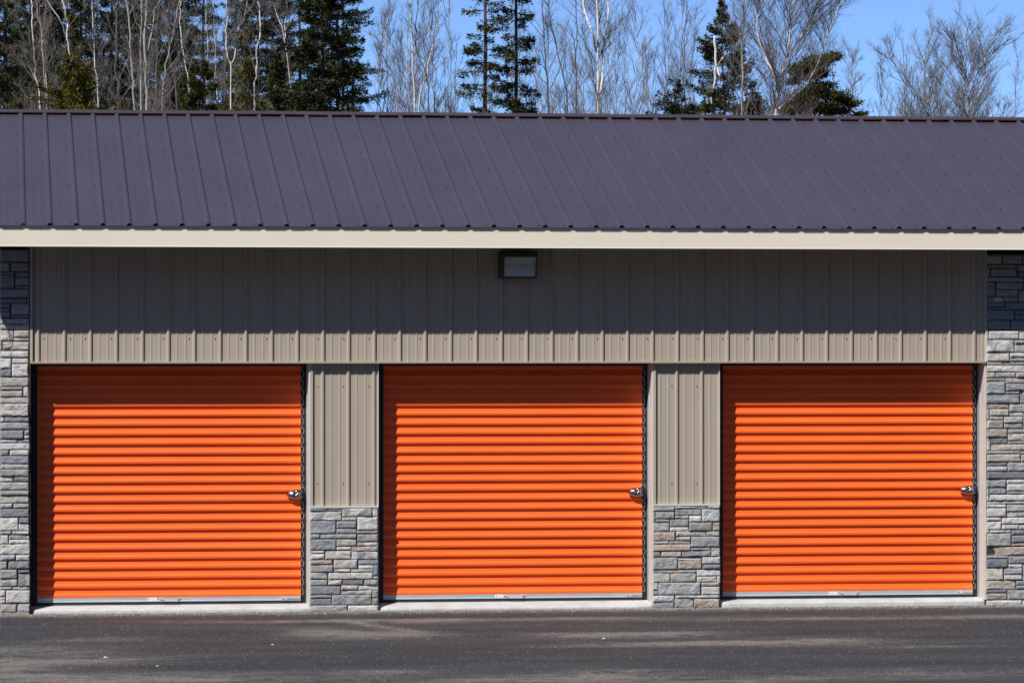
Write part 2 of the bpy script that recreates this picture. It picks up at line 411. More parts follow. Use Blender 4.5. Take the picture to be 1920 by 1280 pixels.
S2 = conv([(170,105,640,205,'G'),(650,100,1340,150,'L'),(1365,90,1615,145,'L'),(170,222,210,450,'G'),(220,225,635,370,'G'),(655,170,1220,295,'B'),(1235,165,1620,432,'L'),(225,385,525,450,'G'),(655,310,945,362,'W'),(955,310,1220,440,'L'),(175,460,525,650,'G'),(535,385,940,540,'G'),(540,560,935,645,'L'),(950,455,1455,635,'B'),(1470,455,1620,630,'T'),(170,662,645,850,'T'),(670,652,1315,745,'W'),(1335,650,1610,745,'W'),(670,768,980,850,'B'),(995,762,1615,985,'G'),(170,865,505,920,'W'),(520,865,980,920,'G'),(170,935,990,1070,'T'),(1000,1010,1420,1060,'G'),(1440,1008,1620,1190,'W'),(170,1095,325,1205,'B'),(350,1095,780,1200,'W'),(800,1075,1425,1190,'B')], 1210, 940, 11.633) + \
     conv([(175,60,700,310,'G'),(720,75,1215,118,'L'),(720,130,1220,300,'T'),(1240,45,1630,188,'W'),(1250,210,1635,300,'B'),(175,335,1105,390,'G'),(1120,320,1630,450,'L'),(175,405,535,595,'W'),(550,400,1105,585,'T'),(1125,470,1550,590,'W'),(1565,465,1630,590,'L'),(175,608,270,758,'T'),(285,605,1200,865,'G'),(1220,598,1610,672,'T'),(1225,690,1615,860,'L'),(175,778,280,868,'B'),(175,885,625,1018,'L'),(650,878,1610,935,'L'),(175,1035,620,1160,'B'),(640,952,1040,1145,'G'),(1060,955,1610,1140,'T')], 1210, 1040, 11.633)
S0 = conv([(5,60,385,215,'G'),(5,230,125,345,'G'),(145,230,385,345,'G'),(5,360,185,385,'G'),(205,360,385,420,'B'),(5,395,185,565,'B'),(205,435,385,530,'G'),(205,545,385,572,'G'),(5,585,385,695,'G'),(5,712,355,768,'B'),(365,712,385,768,'L'),(5,780,130,830,'B'),(150,780,385,920,'G'),(5,845,130,875,'G'),(5,885,130,960,'G'),(150,932,385,960,'G'),(10,975,385,1045,'L')], 0, 460, 7.108) + \
     conv([(5,62,390,122,'L'),(5,135,180,275,'L'),(190,138,388,228,'W'),(190,240,388,278,'L'),(5,285,22,395,'L'),(35,290,385,400,'W'),(5,412,380,495,'L'),(5,510,150,645,'L'),(162,512,375,578,'L'),(160,588,375,750,'L'),(8,655,150,752,'B'),(5,765,378,882,'W'),(8,892,300,930,'G'),(312,892,378,1018,'L'),(5,940,300,1022,'T'),(5,1032,380,1102,'W'),(5,1115,380,1278,'W')], 0, 600, 7.11) + \
     conv([(5,85,50,145,'L'),(62,85,388,148,'B'),(5,157,388,248,'G'),(5,260,315,372,'B'),(328,257,390,318,'G'),(328,328,390,372,'L'),(5,385,228,420,'L'),(236,385,390,420,'G'),(5,430,390,515,'L'),(5,525,115,592,'G'),(130,525,385,592,'L'),(5,602,385,705,'B'),(5,713,385,770,'L'),(5,780,385,870,'G'),(5,882,172,942,'L'),(186,882,385,942,'B'),(5,955,382,1052,'W'),(5,1063,385,1122,'G'),(5,1135,382,1225,'W')], 0, 770, 7.11) + \
     conv([(4,22,135,70,'G'),(148,22,315,70,'G'),(4,80,315,165,'B'),(4,178,198,315,'L'),(210,175,315,235,'B'),(205,243,315,315,'L'),(4,323,125,357,'G'),(133,323,315,357,'L'),(4,365,88,458,'L'),(98,365,280,408,'W'),(288,365,318,408,'L'),(98,417,318,457,'L'),(4,466,320,570,'L'),(5,582,165,640,'L'),(175,582,322,640,'L'),(4,652,78,732,'G'),(90,650,322,732,'B'),(4,742,188,838,'G'),(198,742,322,777,'B'),(4,848,188,920,'B'),(200,787,322,920,'B'),(4,932,125,958,'W'),(135,932,298,956,'W'),(304,932,322,956,'G'),(4,968,58,1028,'L'),(67,968,325,1103,'L'),(5,1040,58,1108,'L'),(5,1118,182,1210,'G'),(192,1115,325,1208,'G')], 0, 940, 5.82)
Z9 = 9999
def convR(lst, ox, oy, s): return [(ox + a / s, oy + b / s, (Z9 if c == Z9 else ox + c / s), oy + d / s, k) for a, b, c, d, k in lst]
S3 = convR([(210,135,435,262,'W'),(450,135,725,262,'G'),(737,135,Z9,262,'G'),(210,275,655,315,'G'),(670,278,Z9,365,'G'),(210,325,268,438,'G'),(285,328,652,438,'G'),(670,375,Z9,440,'B'),(210,450,745,512,'G'),(757,450,Z9,620,'G'),(210,522,342,572,'G'),(362,522,740,618,'G'),(210,582,342,716,'G'),(360,628,665,716,'G'),(680,635,Z9,796,'W'),(210,727,455,796,'B'),(465,727,665,796,'G'),(213,808,490,865,'B'),(502,808,Z9,902,'B'),(213,876,490,905,'B'),(213,916,612,1047,'B'),(625,914,Z9,973,'B'),(625,985,Z9,1045,'B'),(213,1058,555,1180,'B'),(570,1056,Z9,1180,'B')], 1820, 460, 7.53) + \
     convR([(210,55,232,185,'L'),(243,76,640,183,'L'),(651,55,Z9,185,'W'),(210,195,575,354,'B'),(585,198,Z9,248,'G'),(585,258,Z9,356,'W'),(213,367,515,477,'L'),(525,367,Z9,427,'L'),(525,437,Z9,478,'G'),(213,488,425,527,'T'),(435,488,Z9,527,'G'),(213,536,Z9,616,'L'),(208,627,325,694,'T'),(335,627,595,692,'G'),(603,627,Z9,694,'T'),(208,705,455,740,'G'),(465,703,Z9,768,'G'),(208,749,457,912,'G'),(470,778,Z9,872,'B'),(470,881,645,914,'G'),(655,881,Z9,935,'G'),(208,925,648,1037,'B'),(658,945,Z9,1037,'B'),(208,1050,505,1104,'T'),(515,1050,Z9,1152,'W'),(213,1115,245,1250,'G'),(256,1116,503,1202,'W'),(513,1162,700,1204,'G'),(256,1213,435,1250,'L')], 1820, 610, 7.11) + \
     convR([(445,78,693,160,'W'),(703,25,Z9,185,'G'),(213,125,435,233,'G'),(445,170,690,232,'G'),(700,195,Z9,232,'G'),(212,243,485,350,'T'),(494,243,Z9,296,'G'),(497,306,Z9,395,'W'),(497,405,Z9,437,'T'),(213,360,257,525,'L'),(268,360,487,435,'D'),(268,446,Z9,525,'W'),(215,533,Z9,570,'G'),(218,580,658,675,'W'),(670,582,Z9,675,'T'),(218,688,483,732,'D'),(218,742,483,803,'W'),(492,685,Z9,803,'G'),(216,812,Z9,903,'D'),(213,916,468,1018,'G'),(480,916,Z9,966,'L'),(213,1028,240,1195,'L'),(250,1030,468,1104,'G'),(482,976,Z9,1066,'L'),(485,1075,Z9,1105,'G'),(250,1115,Z9,1195,'L'),(213,1205,Z9,1238,'L')], 1820, 770, 7.11) + \
     convR([(175,92,382,120,'L'),(395,92,Z9,165,'G'),(175,129,385,222,'L'),(396,174,Z9,221,'L'),(172,232,333,267,'L'),(342,231,Z9,302,'L'),(172,275,333,362,'L'),(342,310,525,360,'L'),(532,310,Z9,360,'L'),(172,370,200,398,'W'),(208,370,435,398,'W'),(445,370,Z9,418,'B'),(176,406,438,542,'W'),(448,426,Z9,502,'B'),(448,510,Z9,541,'T'),(176,551,Z9,641,'T'),(172,650,408,676,'G'),(172,684,405,775,'D'),(413,653,Z9,732,'G'),(415,740,560,774,'L'),(568,740,Z9,865,'G'),(172,785,352,913,'W'),(362,785,560,850,'G'),(363,858,560,910,'L'),(567,872,Z9,910,'L'),(172,922,485,1011,'T'),(495,920,Z9,965,'G'),(495,973,Z9,1010,'B'),(172,1020,392,1052,'D'),(172,1061,392,1125,'T'),(400,1020,Z9,1123,'G'),(172,1134,555,1190,'L'),(565,1134,Z9,1190,'L')], 1820, 930, 5.82)

class StoneField:
    def __init__(s, seed): s.v = []; s.f = []; s.c = []; s.r = random.Random(seed)
    def stone(s, x0, x1, z0, z1, Y, key, cell=0.0075):
        r = s.r; g = 0.0011
        x0 += g; x1 -= g; z0 += g; z1 -= g
        if x1 - x0 < 0.006 or z1 - z0 < 0.006: return
        nx_ = max(2, int((x1 - x0) / cell)); nz_ = max(2, int((z1 - z0) / cell))
        pr = r.uniform(0.004, 0.017); tx = r.uniform(-0.06, 0.06); tz = r.uniform(-0.10, 0.04)
        off = Vector((r.uniform(0, 90), r.uniform(0, 90), r.uniform(0, 90)))
        amp = r.uniform(0.5, 1.0); w, h = x1 - x0, z1 - z0; sl = r.uniform(-1, 1)
        base = PAL[key]; k = r.uniform(0.88, 1.12); tint = r.uniform(-0.03, 0.03)
        col = (base[0] * k * (1 + tint), base[1] * k, base[2] * k * (1 - tint), 1)
        second = PAL[r.choice('GWL')] if r.random() < 0.10 else None
        n = len(s.v); W_ = nx_ + 1
        wob = [r.uniform(-1, 1) * 0.0022 for _ in range(4)]
        for j in range(nz_ + 1):
            for i in range(nx_ + 1):
                u, v = i / nx_, j / nz_
                x = x0 + w * u + 0.002 * mnoise.noise(Vector((v * 3 + off.x, off.y, 0))) * (1 if i in (0, nx_) else 0.4) + (wob[0] if i == 0 else 0) * v
                z = z0 + h * v + 0.0026 * mnoise.noise(Vector((x * 16 + off.x, off.z, 3.0 if j > nz_ / 2 else 7.0))) * (1 if j in (0, nz_) else 0.3)
                q = Vector((x * 14 + off.x, z * 20 + off.y, off.z))
                d = mnoise.fractal(q, 0.9, 2.1, 4)
                cr = abs(mnoise.noise(Vector(((x + sl * z * 1.5) * 9 + off.z, (z - sl * x * .5) * 16 + off.x, off.y))))
                hh = pr + tx * (x - (x0 + x1) / 2) + tz * (z - (z0 + z1) / 2) + amp * (0.008 * d + 0.010 * min(cr, 0.35))
                e = min(i, nx_ - i, j, nz_ - j)
                if e == 0: hh = max(0.0, hh) * 0.35 - 0.001
                elif e == 1: hh *= 0.88
                s.v.append((x, Y - hh, z))
                c = col
                if second is not None:
                    t_ = min(1, max(0, (mnoise.noise(Vector((x * 9 + off.x, z * 9, 5.0))) + 0.1) * 4)); c = tuple(col[q_] * (1 - t_) + second[q_] * t_ for q_ in range(3)) + (1,)
                s.c.append(c)
        for j in range(nz_):
            for i in range(nx_):
                a = n + j * W_ + i; s.f.append((a, a + 1, a + W_ + 1, a + W_))
        # skirt back to the mortar bed
        ring = [n + i for i in range(W_)] + [n + j * W_ + nx_ for j in range(1, nz_ + 1)] + [n + nz_ * W_ + i for i in range(nx_ - 1, -1, -1)] + [n + j * W_ for j in range(nz_ - 1, 0, -1)]
        m0 = len(s.v)
        for q in ring: s.v.append((s.v[q][0], Y + 0.022, s.v[q][2])); s.c.append(s.c[q])
        L_ = len(ring)
        for i in range(L_): s.f.append((ring[(i + 1) % L_], ring[i], m0 + i, m0 + (i + 1) % L_))
    def build(s, label):
        me = bpy.data.meshes.new('stone_veneer'); me.from_pydata(s.v, [], s.f); me.materials.append(MATS['stone'])
        ca = me.color_attributes.new('stone_colour', 'FLOAT_COLOR', 'POINT')
        ca.data.foreach_set('color', np.array(s.c, dtype=np.float32).reshape(-1))
        o = bpy.data.objects.new('stone_veneer', me); COL.objects.link(o); o.parent = bld; o['label'] = label
        return place(o)
def veneer(rects, Y, label, seed, grow=1.0):
    sf = StoneField(seed)
    for a, b_, c, d, k in rects:
        if c == Z9: continue
        x0, z1 = P(a - .15, b_ - .15, Y); x1, z0 = P(c + .15, d + .15, Y)
        sf.stone(x0, x1, z0, z1, Y, k)
    return sf
veneer(S0, YE, '', 3).build('tall grey stone pier at the left corner of the building')
veneer(S1, YS, '', 4).build('low stone facing below the siding, left of the middle door')
veneer(S2, YS, '', 5).build('low stone facing below the siding, right of the middle door')
sf = veneer(S3, YE, '', 6)
XE = XR - 0.01
for a, b_, c, d, k in S3:                       # stones cut by the picture's edge run on to the building's corner
    if c != Z9: continue
    x0, z1 = P(a - .15, b_ - .15, YE); _, z0 = P(1910, d + .15, YE); _, z1 = P(1910, b_ - .15, YE)
    x = x0; first = True
    while x < XE - 0.02:
        w = sf.r.uniform(0.12, 0.42) + (0.04 if first else 0); x2 = min(x + w, XE)
        if XE - x2 < 0.06: x2 = XE
        if first: x2 = max(x2, PX(1926, YE))
        h = z1 - z0
        if (not first) and h > 0.11 and sf.r.random() < 0.6:
            zm = z0 + h * sf.r.uniform(0.35, 0.65)
            sf.stone(x, x2, z0, zm - 0.004, YE, sf.r.choice('GLBWG'), 0.011); sf.stone(x, x2, zm + 0.004, z1, YE, sf.r.choice('GLBWT'), 0.011)
        else: sf.stone(x, x2, z0, z1, YE, k if first else sf.r.choice('GLBWGLT'), 0.0075 if first else 0.011)
        x = x2 + 0.008; first = False
sf.build('tall grey stone pier right of the last orange door')
# mortar beds and cores, near-black to carry the shadow of the joints
for q in [(XL, PX(54.2, YE), YE + 0.004, 0.3, 0.0, PZ(467, 30)), (PX(1849.6, YE), XR - 0.004, YE + 0.004, 0.3, 0.0, PZ(476, 1880))] + [(PX(a, 0.02) + 0.004, PX(b_, 0.02) - 0.006, YS + 0.005, YP + 0.003, 0.0, ZPT - 0.0105) for a, b_ in pillars]:
    m = MB(); m.box(*q); part(m, 'mortar_shade_bed', 'mortar')
for a, b_, Y in ((1, 55, YE), (pillars[0][0], pillars[0][1], YS), (pillars[1][0], pillars[1][1], YS), (1849.5, 2040, YE)):
    x0, x1 = PX(a, Y), min(PX(b_, Y), XR); m = MB()
    m.box(x0, x1 - 0.003, Y - 0.012, Y + 0.003, PZ(1149.5 if a < 900 else 1146.5 if a < 1500 else 1139, a, Y) - 0.004, PZ(1147.3 if a < 900 else 1143.5 if a < 1500 else 1137, a, Y))
    part(m, 'base_flashing', 'trim_tan')
# siding end trims by the piers
m = MB(); m.box(PX(55.0, 0), PX(57.2, 0), -0.005, YC, 0.02, ZLIN - 0.0045)
part(m, 'jamb_trim', 'dark_brown')
m = MB(); m.box(xh1 - 0.002, PX(1849.3, 0), -0.012, 0.03, ZLIN - 0.004, ZSOF - 0.02); part(m, 'corner_trim', 'trim_pale')

# --- doors ----------------------------------------------------------------
ZBAR_T = PZ(1118.5, 330, YC); PITCH = 0.0846
ZBAR_B = PZ(1126.6, 330, YC); ZSEAL = PZ(1131.8, 330, YC)
PROF = [(0, .0165), (.016, .0190), (.022, .0200), (.030, .0188), (.044, .0178), (.0565, .0150), (.0600, .0050), (.0625, .0010), (.0650, 0.0), (.0795, 0.0), (.0825, .0035)]
def curtain_profile():
    pts = []; z = ZBAR_T; n = 0
    # from bottom: lit face then groove
    face = [(0.000, 0.003), (0.0015, .0165), (0.004, .0188), (0.010, .0198), (0.0205, .0203), (0.024, .0190), (0.030, .0158), (0.037, .0120), (0.0415, .0098), (0.046, .0088), (0.054, .0080), (0.0575, .0045), (0.060, .0005), (0.072, -.0010), (0.083, 0.0)]
    while z < ZLIN - 0.01:
        for dz, o_ in face: pts.append((YC + 0.02 - o_, z + dz))
        z += PITCH
    return pts
CP = [p for p in curtain_profile() if p[1] < ZLIN + 0.08]
names = ['first orange roll-up door, beside the stone pier at the left corner', 'middle orange roll-up door, between the two low stone pillars', 'last orange roll-up door, beside the tall stone pier at the right']
handle_px = [(301.5, 335.5, 277.5, 294, 531, 563), (947, 982, 928, 944, 1177, 1204), (1575.5, 1608, 1554, 1570, 1798, 1825)]
latch_px = [(536.5, 566, 927), (1177, 1204, 922.5), (1798, 1826, 918.5)]
for k, dsp in enumerate(doors):
    Yf = YE if k == 0 else 0.02
    xl = PX(dsp['l'], -0.0 if k == 0 else 0.02) + 0.002; xr = PX(dsp['r'], 0.02 if k < 2 else 0.0)
    cl, cr = xl + 0.056, xr - 0.068                 # visible curtain edges
    m = MB(); NXS = 24; n = 0
    for i in range(NXS + 1):
        x = cl + (cr - cl) * i / NXS
        for y, z in CP: m.v.append((x, y + 0.0012 * mnoise.noise(Vector((x * 1.3 + k * 7, z * 2.0, 0))) + 0, z + 0.0010 * mnoise.noise(Vector((x * 1.1 + k * 9, z * 0.7, 3)))))
    K = len(CP)
    for i in range(NXS):
        for j in range(K - 1): m.f.append((i * K + j, (i + 1) * K + j, (i + 1) * K + j + 1, i * K + j + 1)); m.mi.append(0)
    door = part(m, 'roll_up_door', 'orange_paint', label=names[k])
    def sub(mm, name, mats, **kw): o = mm.build(name, mats, door, **kw); place(o); return o
    # guides: black channels and the galvanised angle at the right jamb
    m = MB(); m.box(xl, cl + 0.004, YC - 0.006, YC + 0.05, ZSEAL - 0.01, ZLIN + 0.10)
    sub(m, 'guide_track', 'black')
    m = MB(); m.box(cr - 0.004, xr - 0.016, YC + 0.022, YC + 0.06, ZSEAL - 0.01, ZLIN + 0.10)
    sub(m, 'guide_track', 'black')
    m = MB(); m.box(xr - 0.0205, xr - 0.0135, YC - 0.055, YC + 0.06, ZSEAL - 0.012, ZLIN + 0.1)
    z = ZLIN - 0.38
    while z > 0.2:
        m.disc((xr - 0.0203, YC - 0.050, z), (-0.4, -1, 0), 0.004, 0.007, 6, 1); z -= 0.345
    sub(m, 'guide_angle', ['galvanised', 'screw'])
    # pale strips along the curtain's wavy edge, standing in for light past the guide
    m = MB(); z = ZBAR_T + 0.01
    rr = random.Random(k + 40)
    while z < ZLIN - 0.03:
        a = rr.uniform(0.8, 1.12); pts = []
        for q in range(9):
            an = PI * (q / 8.0) ; wx = math.sin(an)
            pts.append((cr + 0.006 + 0.020 * a * wx ** 0.6, YC + 0.004, z + 0.052 * (1 - math.cos(an)) / 2))
        pts.append((cr + 0.014 + rr.uniform(-.004, .006), YC + 0.010, z + 0.058)); pts.append((cr + 0.008, YC + 0.012, z + 0.0745))
        m.tube(pts, 0.0022 * rr.uniform(0.7, 1.1), 4, 0); z += PITCH
    sub(m, 'curtain_edge_light', 'steel_pale')
    m = MB(); m.box(cl - 0.05, xr - 0.014, YC - 0.045, YC - 0.02, ZLIN - 0.026, ZLIN + 0.05); sub(m, 'top_gap_fill', 'black')  # black box standing in for the dark gap above the curtain
    # bottom bar
    m = MB(); hb = (ZBAR_T - ZBAR_B)
    m.prism([(YC - 0.004, ZBAR_T), (YC - 0.004, ZBAR_B + hb * .52), (YC - 0.0015, ZBAR_B + hb * .46), (YC - 0.0045, ZBAR_B + hb * .40), (YC - 0.009, ZBAR_B), (YC + 0.03, ZBAR_B), (YC + 0.03, ZBAR_T)], cl + 0.003, cr - 0.002)
    sub(m, 'bottom_bar', 'galvanised')
    m = MB(); m.prism([(YC - 0.002, ZBAR_B - 0.0006), (YC + 0.002, ZBAR_B - 0.014), (YC - 0.001, ZSEAL), (YC + 0.035, ZSEAL), (YC + 0.035, ZBAR_B - 0.0006)], cl + 0.001, cr)
    sub(m, 'bottom_seal', 'rubber')
    h0, h1, l0, l1, b0, b1 = handle_px[k]
    X = lambda p: PX(p, YC)
    zt = ZBAR_T - 0.006
    m = MB()
    for xx in (X(h0), X(h1)):
        m.box(xx - 0.012, xx + 0.012, YC - 0.010, YC - 0.0042, zt - 0.019, zt + 0.002); m.disc((xx, YC - 0.009, zt - 0.008), (0, -1, 0), 0.0045, 0.006, 8)
    m.tube([(X(h0) + .010, YC - 0.010, zt - .006), (X(h0) + .024, YC - 0.036, zt - .014), (X(h1) - .024, YC - 0.036, zt - .014), (X(h1) - .010, YC - 0.010, zt - .006)], 0.0045, 8)
    sub(m, 'pull_handle', 'steel_pale', smooth=False)
    m = MB(); xx = X(b0)
    m.box(xx - 0.014, xx + 0.012, YC - 0.012, YC - 0.0045, zt - 0.018, zt + 0.003); m.disc((xx - .002, YC - 0.011, zt - 0.008), (0, -1, 0), 0.0045, 0.006, 8)
    m.box(xx + 0.012, min(X(b1), cr - .003), YC - 0.0145, YC - 0.0048, zt - 0.016, zt - 0.003)
    m.tube([(xx + .010, YC - 0.012, zt - .010), (xx + .024, YC - 0.032, zt - .022), (xx + .040, YC - 0.030, zt - .03)], 0.0035, 6)
    sub(m, 'slide_bolt', 'steel_pale')
    m = MB(); m.box(X(l0), X(l1), YC - 0.0085, YC - 0.0055, ZBAR_B + 0.006, ZBAR_T - 0.004, 0)
    zc = (ZBAR_T + ZBAR_B) / 2 + .001
    m.disc((X(l0) + 0.013, YC - 0.0085, zc), (0, -1, 0), 0.006, 0.0006, 12, 1)
    for q in range(3): m.box(X(l0) + 0.027, X(l1) - 0.010 - 0.006 * q, YC - 0.0090, YC - 0.0086, zc + 0.005 - 0.006 * q, zc + 0.0065 - 0.006 * q, 2)
    sub(m, 'sticker', ['sticker', 'ink_red', 'ink_grey'])
    # latch: chrome half-shell over a dark drum
    a0, a1, cy = latch_px[k]; xa, xb = X(a0), X(a1); zc = P(a0, cy, YC)[1]
    m = MB(); nu, nv = 22, 12; L = (xb - xa) * 1.02; RZ = 0.047; RY = 0.050
    for i in range(nu + 1):
        u = i / nu; rad = math.sqrt(max(0, 1 - (1 - u * 1.0) ** 2.2)) if u < 1 else 1
        for j in range(nv + 1):
            an = PI * (j / nv)
            bump = 0.0
            if 0.42 < u < 0.62 and 0.25 < j / nv < 0.62: bump = 0.35       # finger recess
            if 0.62 <= u < 0.80 and 0.35 < j / nv < 0.8: bump = -0.20      # key boss
            m.v.append((xa + L * u, YC - 0.012 - RY * rad * math.sin(an) * (1 - bump) , zc + RZ * rad * math.cos(an)))
    for i in range(nu):
        for j in range(nv):
            a = i * (nv + 1) + j; m.f.append((a, a + 1, a + nv + 2, a + nv + 1)); m.mi.append(0 if i < nu * 0.9 else 1)
    m.disc((xa + L * .62, YC - 0.048, zc - 0.004), (0.1, -1, 0), 0.014, 0.016, 12, 0)
    m.disc((xa + L * .62 + .002, YC - 0.0645, zc - 0.004), (0.1, -1, 0), 0.006, 0.001, 10, 1)
    m.box(xa + L * .78, xa + L * .98, YC - 0.058, YC - 0.02, zc + 0.004, zc + 0.026, 1)
    m.box(xa + L * .80, xa + L * .97, YC - 0.060, YC - 0.02, zc - 0.026, zc - 0.006, 0)
    m.disc((xb - 0.01, YC - 0.004, zc), (0, -1, 0), RZ * 0.95, 0.012, 20, 1)
    sub(m, 'latch_handle', ['chrome', 'black'], smooth=True)
    m = MB(); ring = []
    for q in range(17):
        an = 2 * PI * q / 16; ring.append((xb + 0.006 + 0.030 * math.cos(an), YC + 0.002, zc + 0.068 * math.sin(an)))
    m.tube([(p[0] - .0, p[1], p[2]) for p in ring], 0.0018, 4, 0); 
    n0 = len(m.v)
    for q in range(16):
        an = 2 * PI * q / 16
        for yy in (YC - 0.003, YC + 0.02): m.v.append((xb + 0.006 + 0.029 * math.cos(an), yy, zc + 0.066 * math.sin(an)))
    m.f.append(tuple(n0 + 2 * q for q in range(16))); m.mi.append(1)
    for q in range(16): a = n0 + 2 * q; b2 = n0 + 2 * ((q + 1) % 16); m.f.append((a, b2, b2 + 1, a + 1)); m.mi.append(1)
    sub(m, 'latch_drum', ['galvanised', 'black'])
    # jamb trim (right, returns into the opening)
    m = MB(); m.box(xr - 0.0132, xr + 0.003, 0.026 if k < 2 else -0.004, YC + 0.06, 0.02 if k < 2 else 0.05, ZLIN - 0.0045)
    part(m, 'jamb_trim', 'trim_pale')
    if k > 0:
        m = MB(); m.box(xl - 0.008, xl - 0.0005, 0.022, YC + 0.02, 0.02, ZLIN - 0.0045); part(m, 'jamb_trim', 'trim_pale')
    # concrete sill, sloped to the front with a worn edge
    m = MB(); sx0, sx1 = xl - 0.004, xr - 0.002; N = 60
    zf = PZ((1141.5, 1137.0, 1127.5)[k], (320, 960, 1600)[k], 0.0); n0 = 0
    rr = random.Random(70 + k)
    zb = ZSEAL - 0.004
    for i in range(N + 1):
        x = sx0 + (sx1 - sx0) * i / N; u = i / N
        e = 0.004 * mnoise.noise(Vector((x * 7, k, 0))) + (0.004 if rr.random() < 0.0 else 0)
        c0 = 0.05 * max(0, 1 - u * N / 2.0) ** 2 + 0.03 * max(0, 1 - (1 - u) * N / 3.0) ** 2
        yf = 0.004 + c0 + 0.3 * e
        m.v += [(x, 0.34, zb), (x, YC + 0.0, zb), (x, yf + 0.022, zf + 0.0035 + e * .4), (x, yf + 0.008, zf - 0.001 + e), (x, yf, zf - 0.010 + e), (x, yf - 0.006, -0.03)]
    for i in range(N):
        for j in range(5): a = i * 6 + j; m.f.append((a, a + 1, a + 7, a + 6)); m.mi.append(0)
    part(m, 'concrete_sill', 'concrete')
m = MB(); m.box(XL + 0.01, XR - 0.02, 0.36, 0.40, 0, ZLIN + 0.3); part(m, 'inner_wall', 'black')

# --- roof -----------------------------------------------------------------
RX0 = -0.353; RX1 = XR + 0.30
SL = 1 / 3.0; EDGE = EY - 0.024
ZE = P(600, 425.0, EDGE)[1]
YR = EDGE + 3.494 + 0.085                # ridge line
def roofz(Y): return ZE + (Y - EDGE) * SL
NS = Vector((0, -SL, 1)).normalized()
RPH = PX(43.75, EDGE)
def roof_sheet(front=True):
    m = MB(); pr = profile_x(RX0, RX1, RPH, 0.024, 1.5, 0.5); rows = 14; k = len(pr)
    for layer in (0, 1):
        for r in range(rows + 1):
            d = (YR - EDGE) * r / rows
            for x, h in pr:
                wv = 0.0010 * mnoise.noise(Vector((x * 1.9, d * 1.2, 2.0)))
                y = (EDGE + d) if front else (2 * YR - EDGE - d)
                hh = h + wv - 0.0016 * layer
                m.v.append((x, y + (NS.y if front else -NS.y) * hh, ZE + d * SL + NS.z * hh))
    off = (rows + 1) * k
    for r in range(rows):
        for i in range(k - 1):
            a = r * k + i
            q = (a, a + 1, a + k + 1, a + k); 
            m.f.append(q if front else q[::-1]); m.mi.append(0)
            q = tuple(off + t_ for t_ in q); m.f.append(q[::-1] if front else q); m.mi.append(0)
    for i in range(k - 1): q = (i, off + i, off + i + 1, i + 1); m.f.append(q); m.mi.append(0)
    if front:
        for c in range(-2, 50):
            x = RPH + c * RIB - 0.046
            if not RX0 < x < RX1 - .02: continue
            for py in (251.2, 282.5, 314.8, 348.3, 383.8, 419.2):
                # row positions measured at the left edge where the slope is seen straight on
                t_ = (640 - py) * CT / FPX; d = (t_ * (CD + EDGE) - (ZE - CH)) / (SL - t_)
                jx = rnd.uniform(-.004, .004); jy = rnd.uniform(-.012, .012)
                p = Vector((x + jx, EDGE + d + jy, ZE + (d + jy) * SL)); m.disc(p, NS, 0.0062, 0.006, 6, 1)
                if rnd.random() < 0.5 and py < 400: m.disc(p + Vector((0.032, -0.05, -0.05 * SL)), NS, 0.005, 0.003, 5, 1)
    return m
part(roof_sheet(True), 'roof_panel', ['roof_paint', 'roof_screw'])
part(roof_sheet(False), 'roof_panel', ['roof_paint', 'roof_screw'])
# ridge cap
m = MB(); ZR = roofz(YR); capd = 0.088
segs = [RX0 - 0.004] + [PX(p, 3) for p in (390, 1135, 1760)] + [RX1 + 0.004]
for i in range(4):
    a, b_ = segs[i], segs[i + 1] + 0.03; lift = 0.030 + 0.0016 * (i % 2)
    N = max(6, int((b_ - a) / 0.1)); n0 = len(m.v); prs = []
    for j in range(N + 1):
        x = a + (b_ - a) * j / N; w = 0.004 * mnoise.noise(Vector((x * 2.1, 7.0, i)))
        zf_ = roofz(YR - capd) + lift + w
        prs.append([(x, YR - capd - 0.003, zf_ - 0.010), (x, YR - capd - 0.006, zf_ - 0.002), (x, YR - capd, zf_ + 0.003), (x, YR - 0.02, ZR + lift - 0.004), (x, YR, ZR + lift + 0.002), (x, YR + 0.02, ZR + lift - 0.004), (x, YR + capd, zf_ + 0.003), (x, YR + capd + 0.006, zf_ - 0.012)])
    for p_ in prs: m.v += p_
    for j in range(N):
        for q in range(7): a_ = n0 + j * 8 + q; m.f.append((a_, a_ + 8, a_ + 9, a_ + 1)); m.mi.append(0)
part(m, 'ridge_cap', 'ridge_paint')
# black strip added under the sheet, standing in for shade in the rib mouths
m = MB(); m.box(RX0 + 0.01, RX1 - 0.01, EY + 0.05, EY + 0.08, ZFB + 0.05, ZE + 0.005); part(m, 'rib_mouth_shade', 'black')
# fascia sections with a small kicked hem
fs = [RX0, PX(571, EY), PX(1237, EY), PX(1880, EY), RX1]
for i in range(4):
    m = MB(); j = 0.0015 * (i % 2)
    m.prism([(EY - j, ZE + 0.003), (EY - j, ZFB + 0.006), (EY - j - 0.004, ZFB), (EY + 0.03, ZFB), (EY + 0.03, ZE + 0.003)], fs[i] + 0.0008, fs[i + 1] + (0.02 if i < 3 else 0) * (i % 2))
    part(m, 'fascia', 'fascia')
m = MB(); m.box(RX0 + 0.004, RX1 - 0.004, EY + 0.031, 0.36, ZSOF + 0.002, ZSOF + 0.012)
x = RX0 + 0.3
while x < RX1 - 0.1: m.box(x, x + 0.004, EY + 0.032, 0.0, ZSOF - 0.002, ZSOF + 0.0018); x += 0.3
part(m, 'soffit', 'soffit')
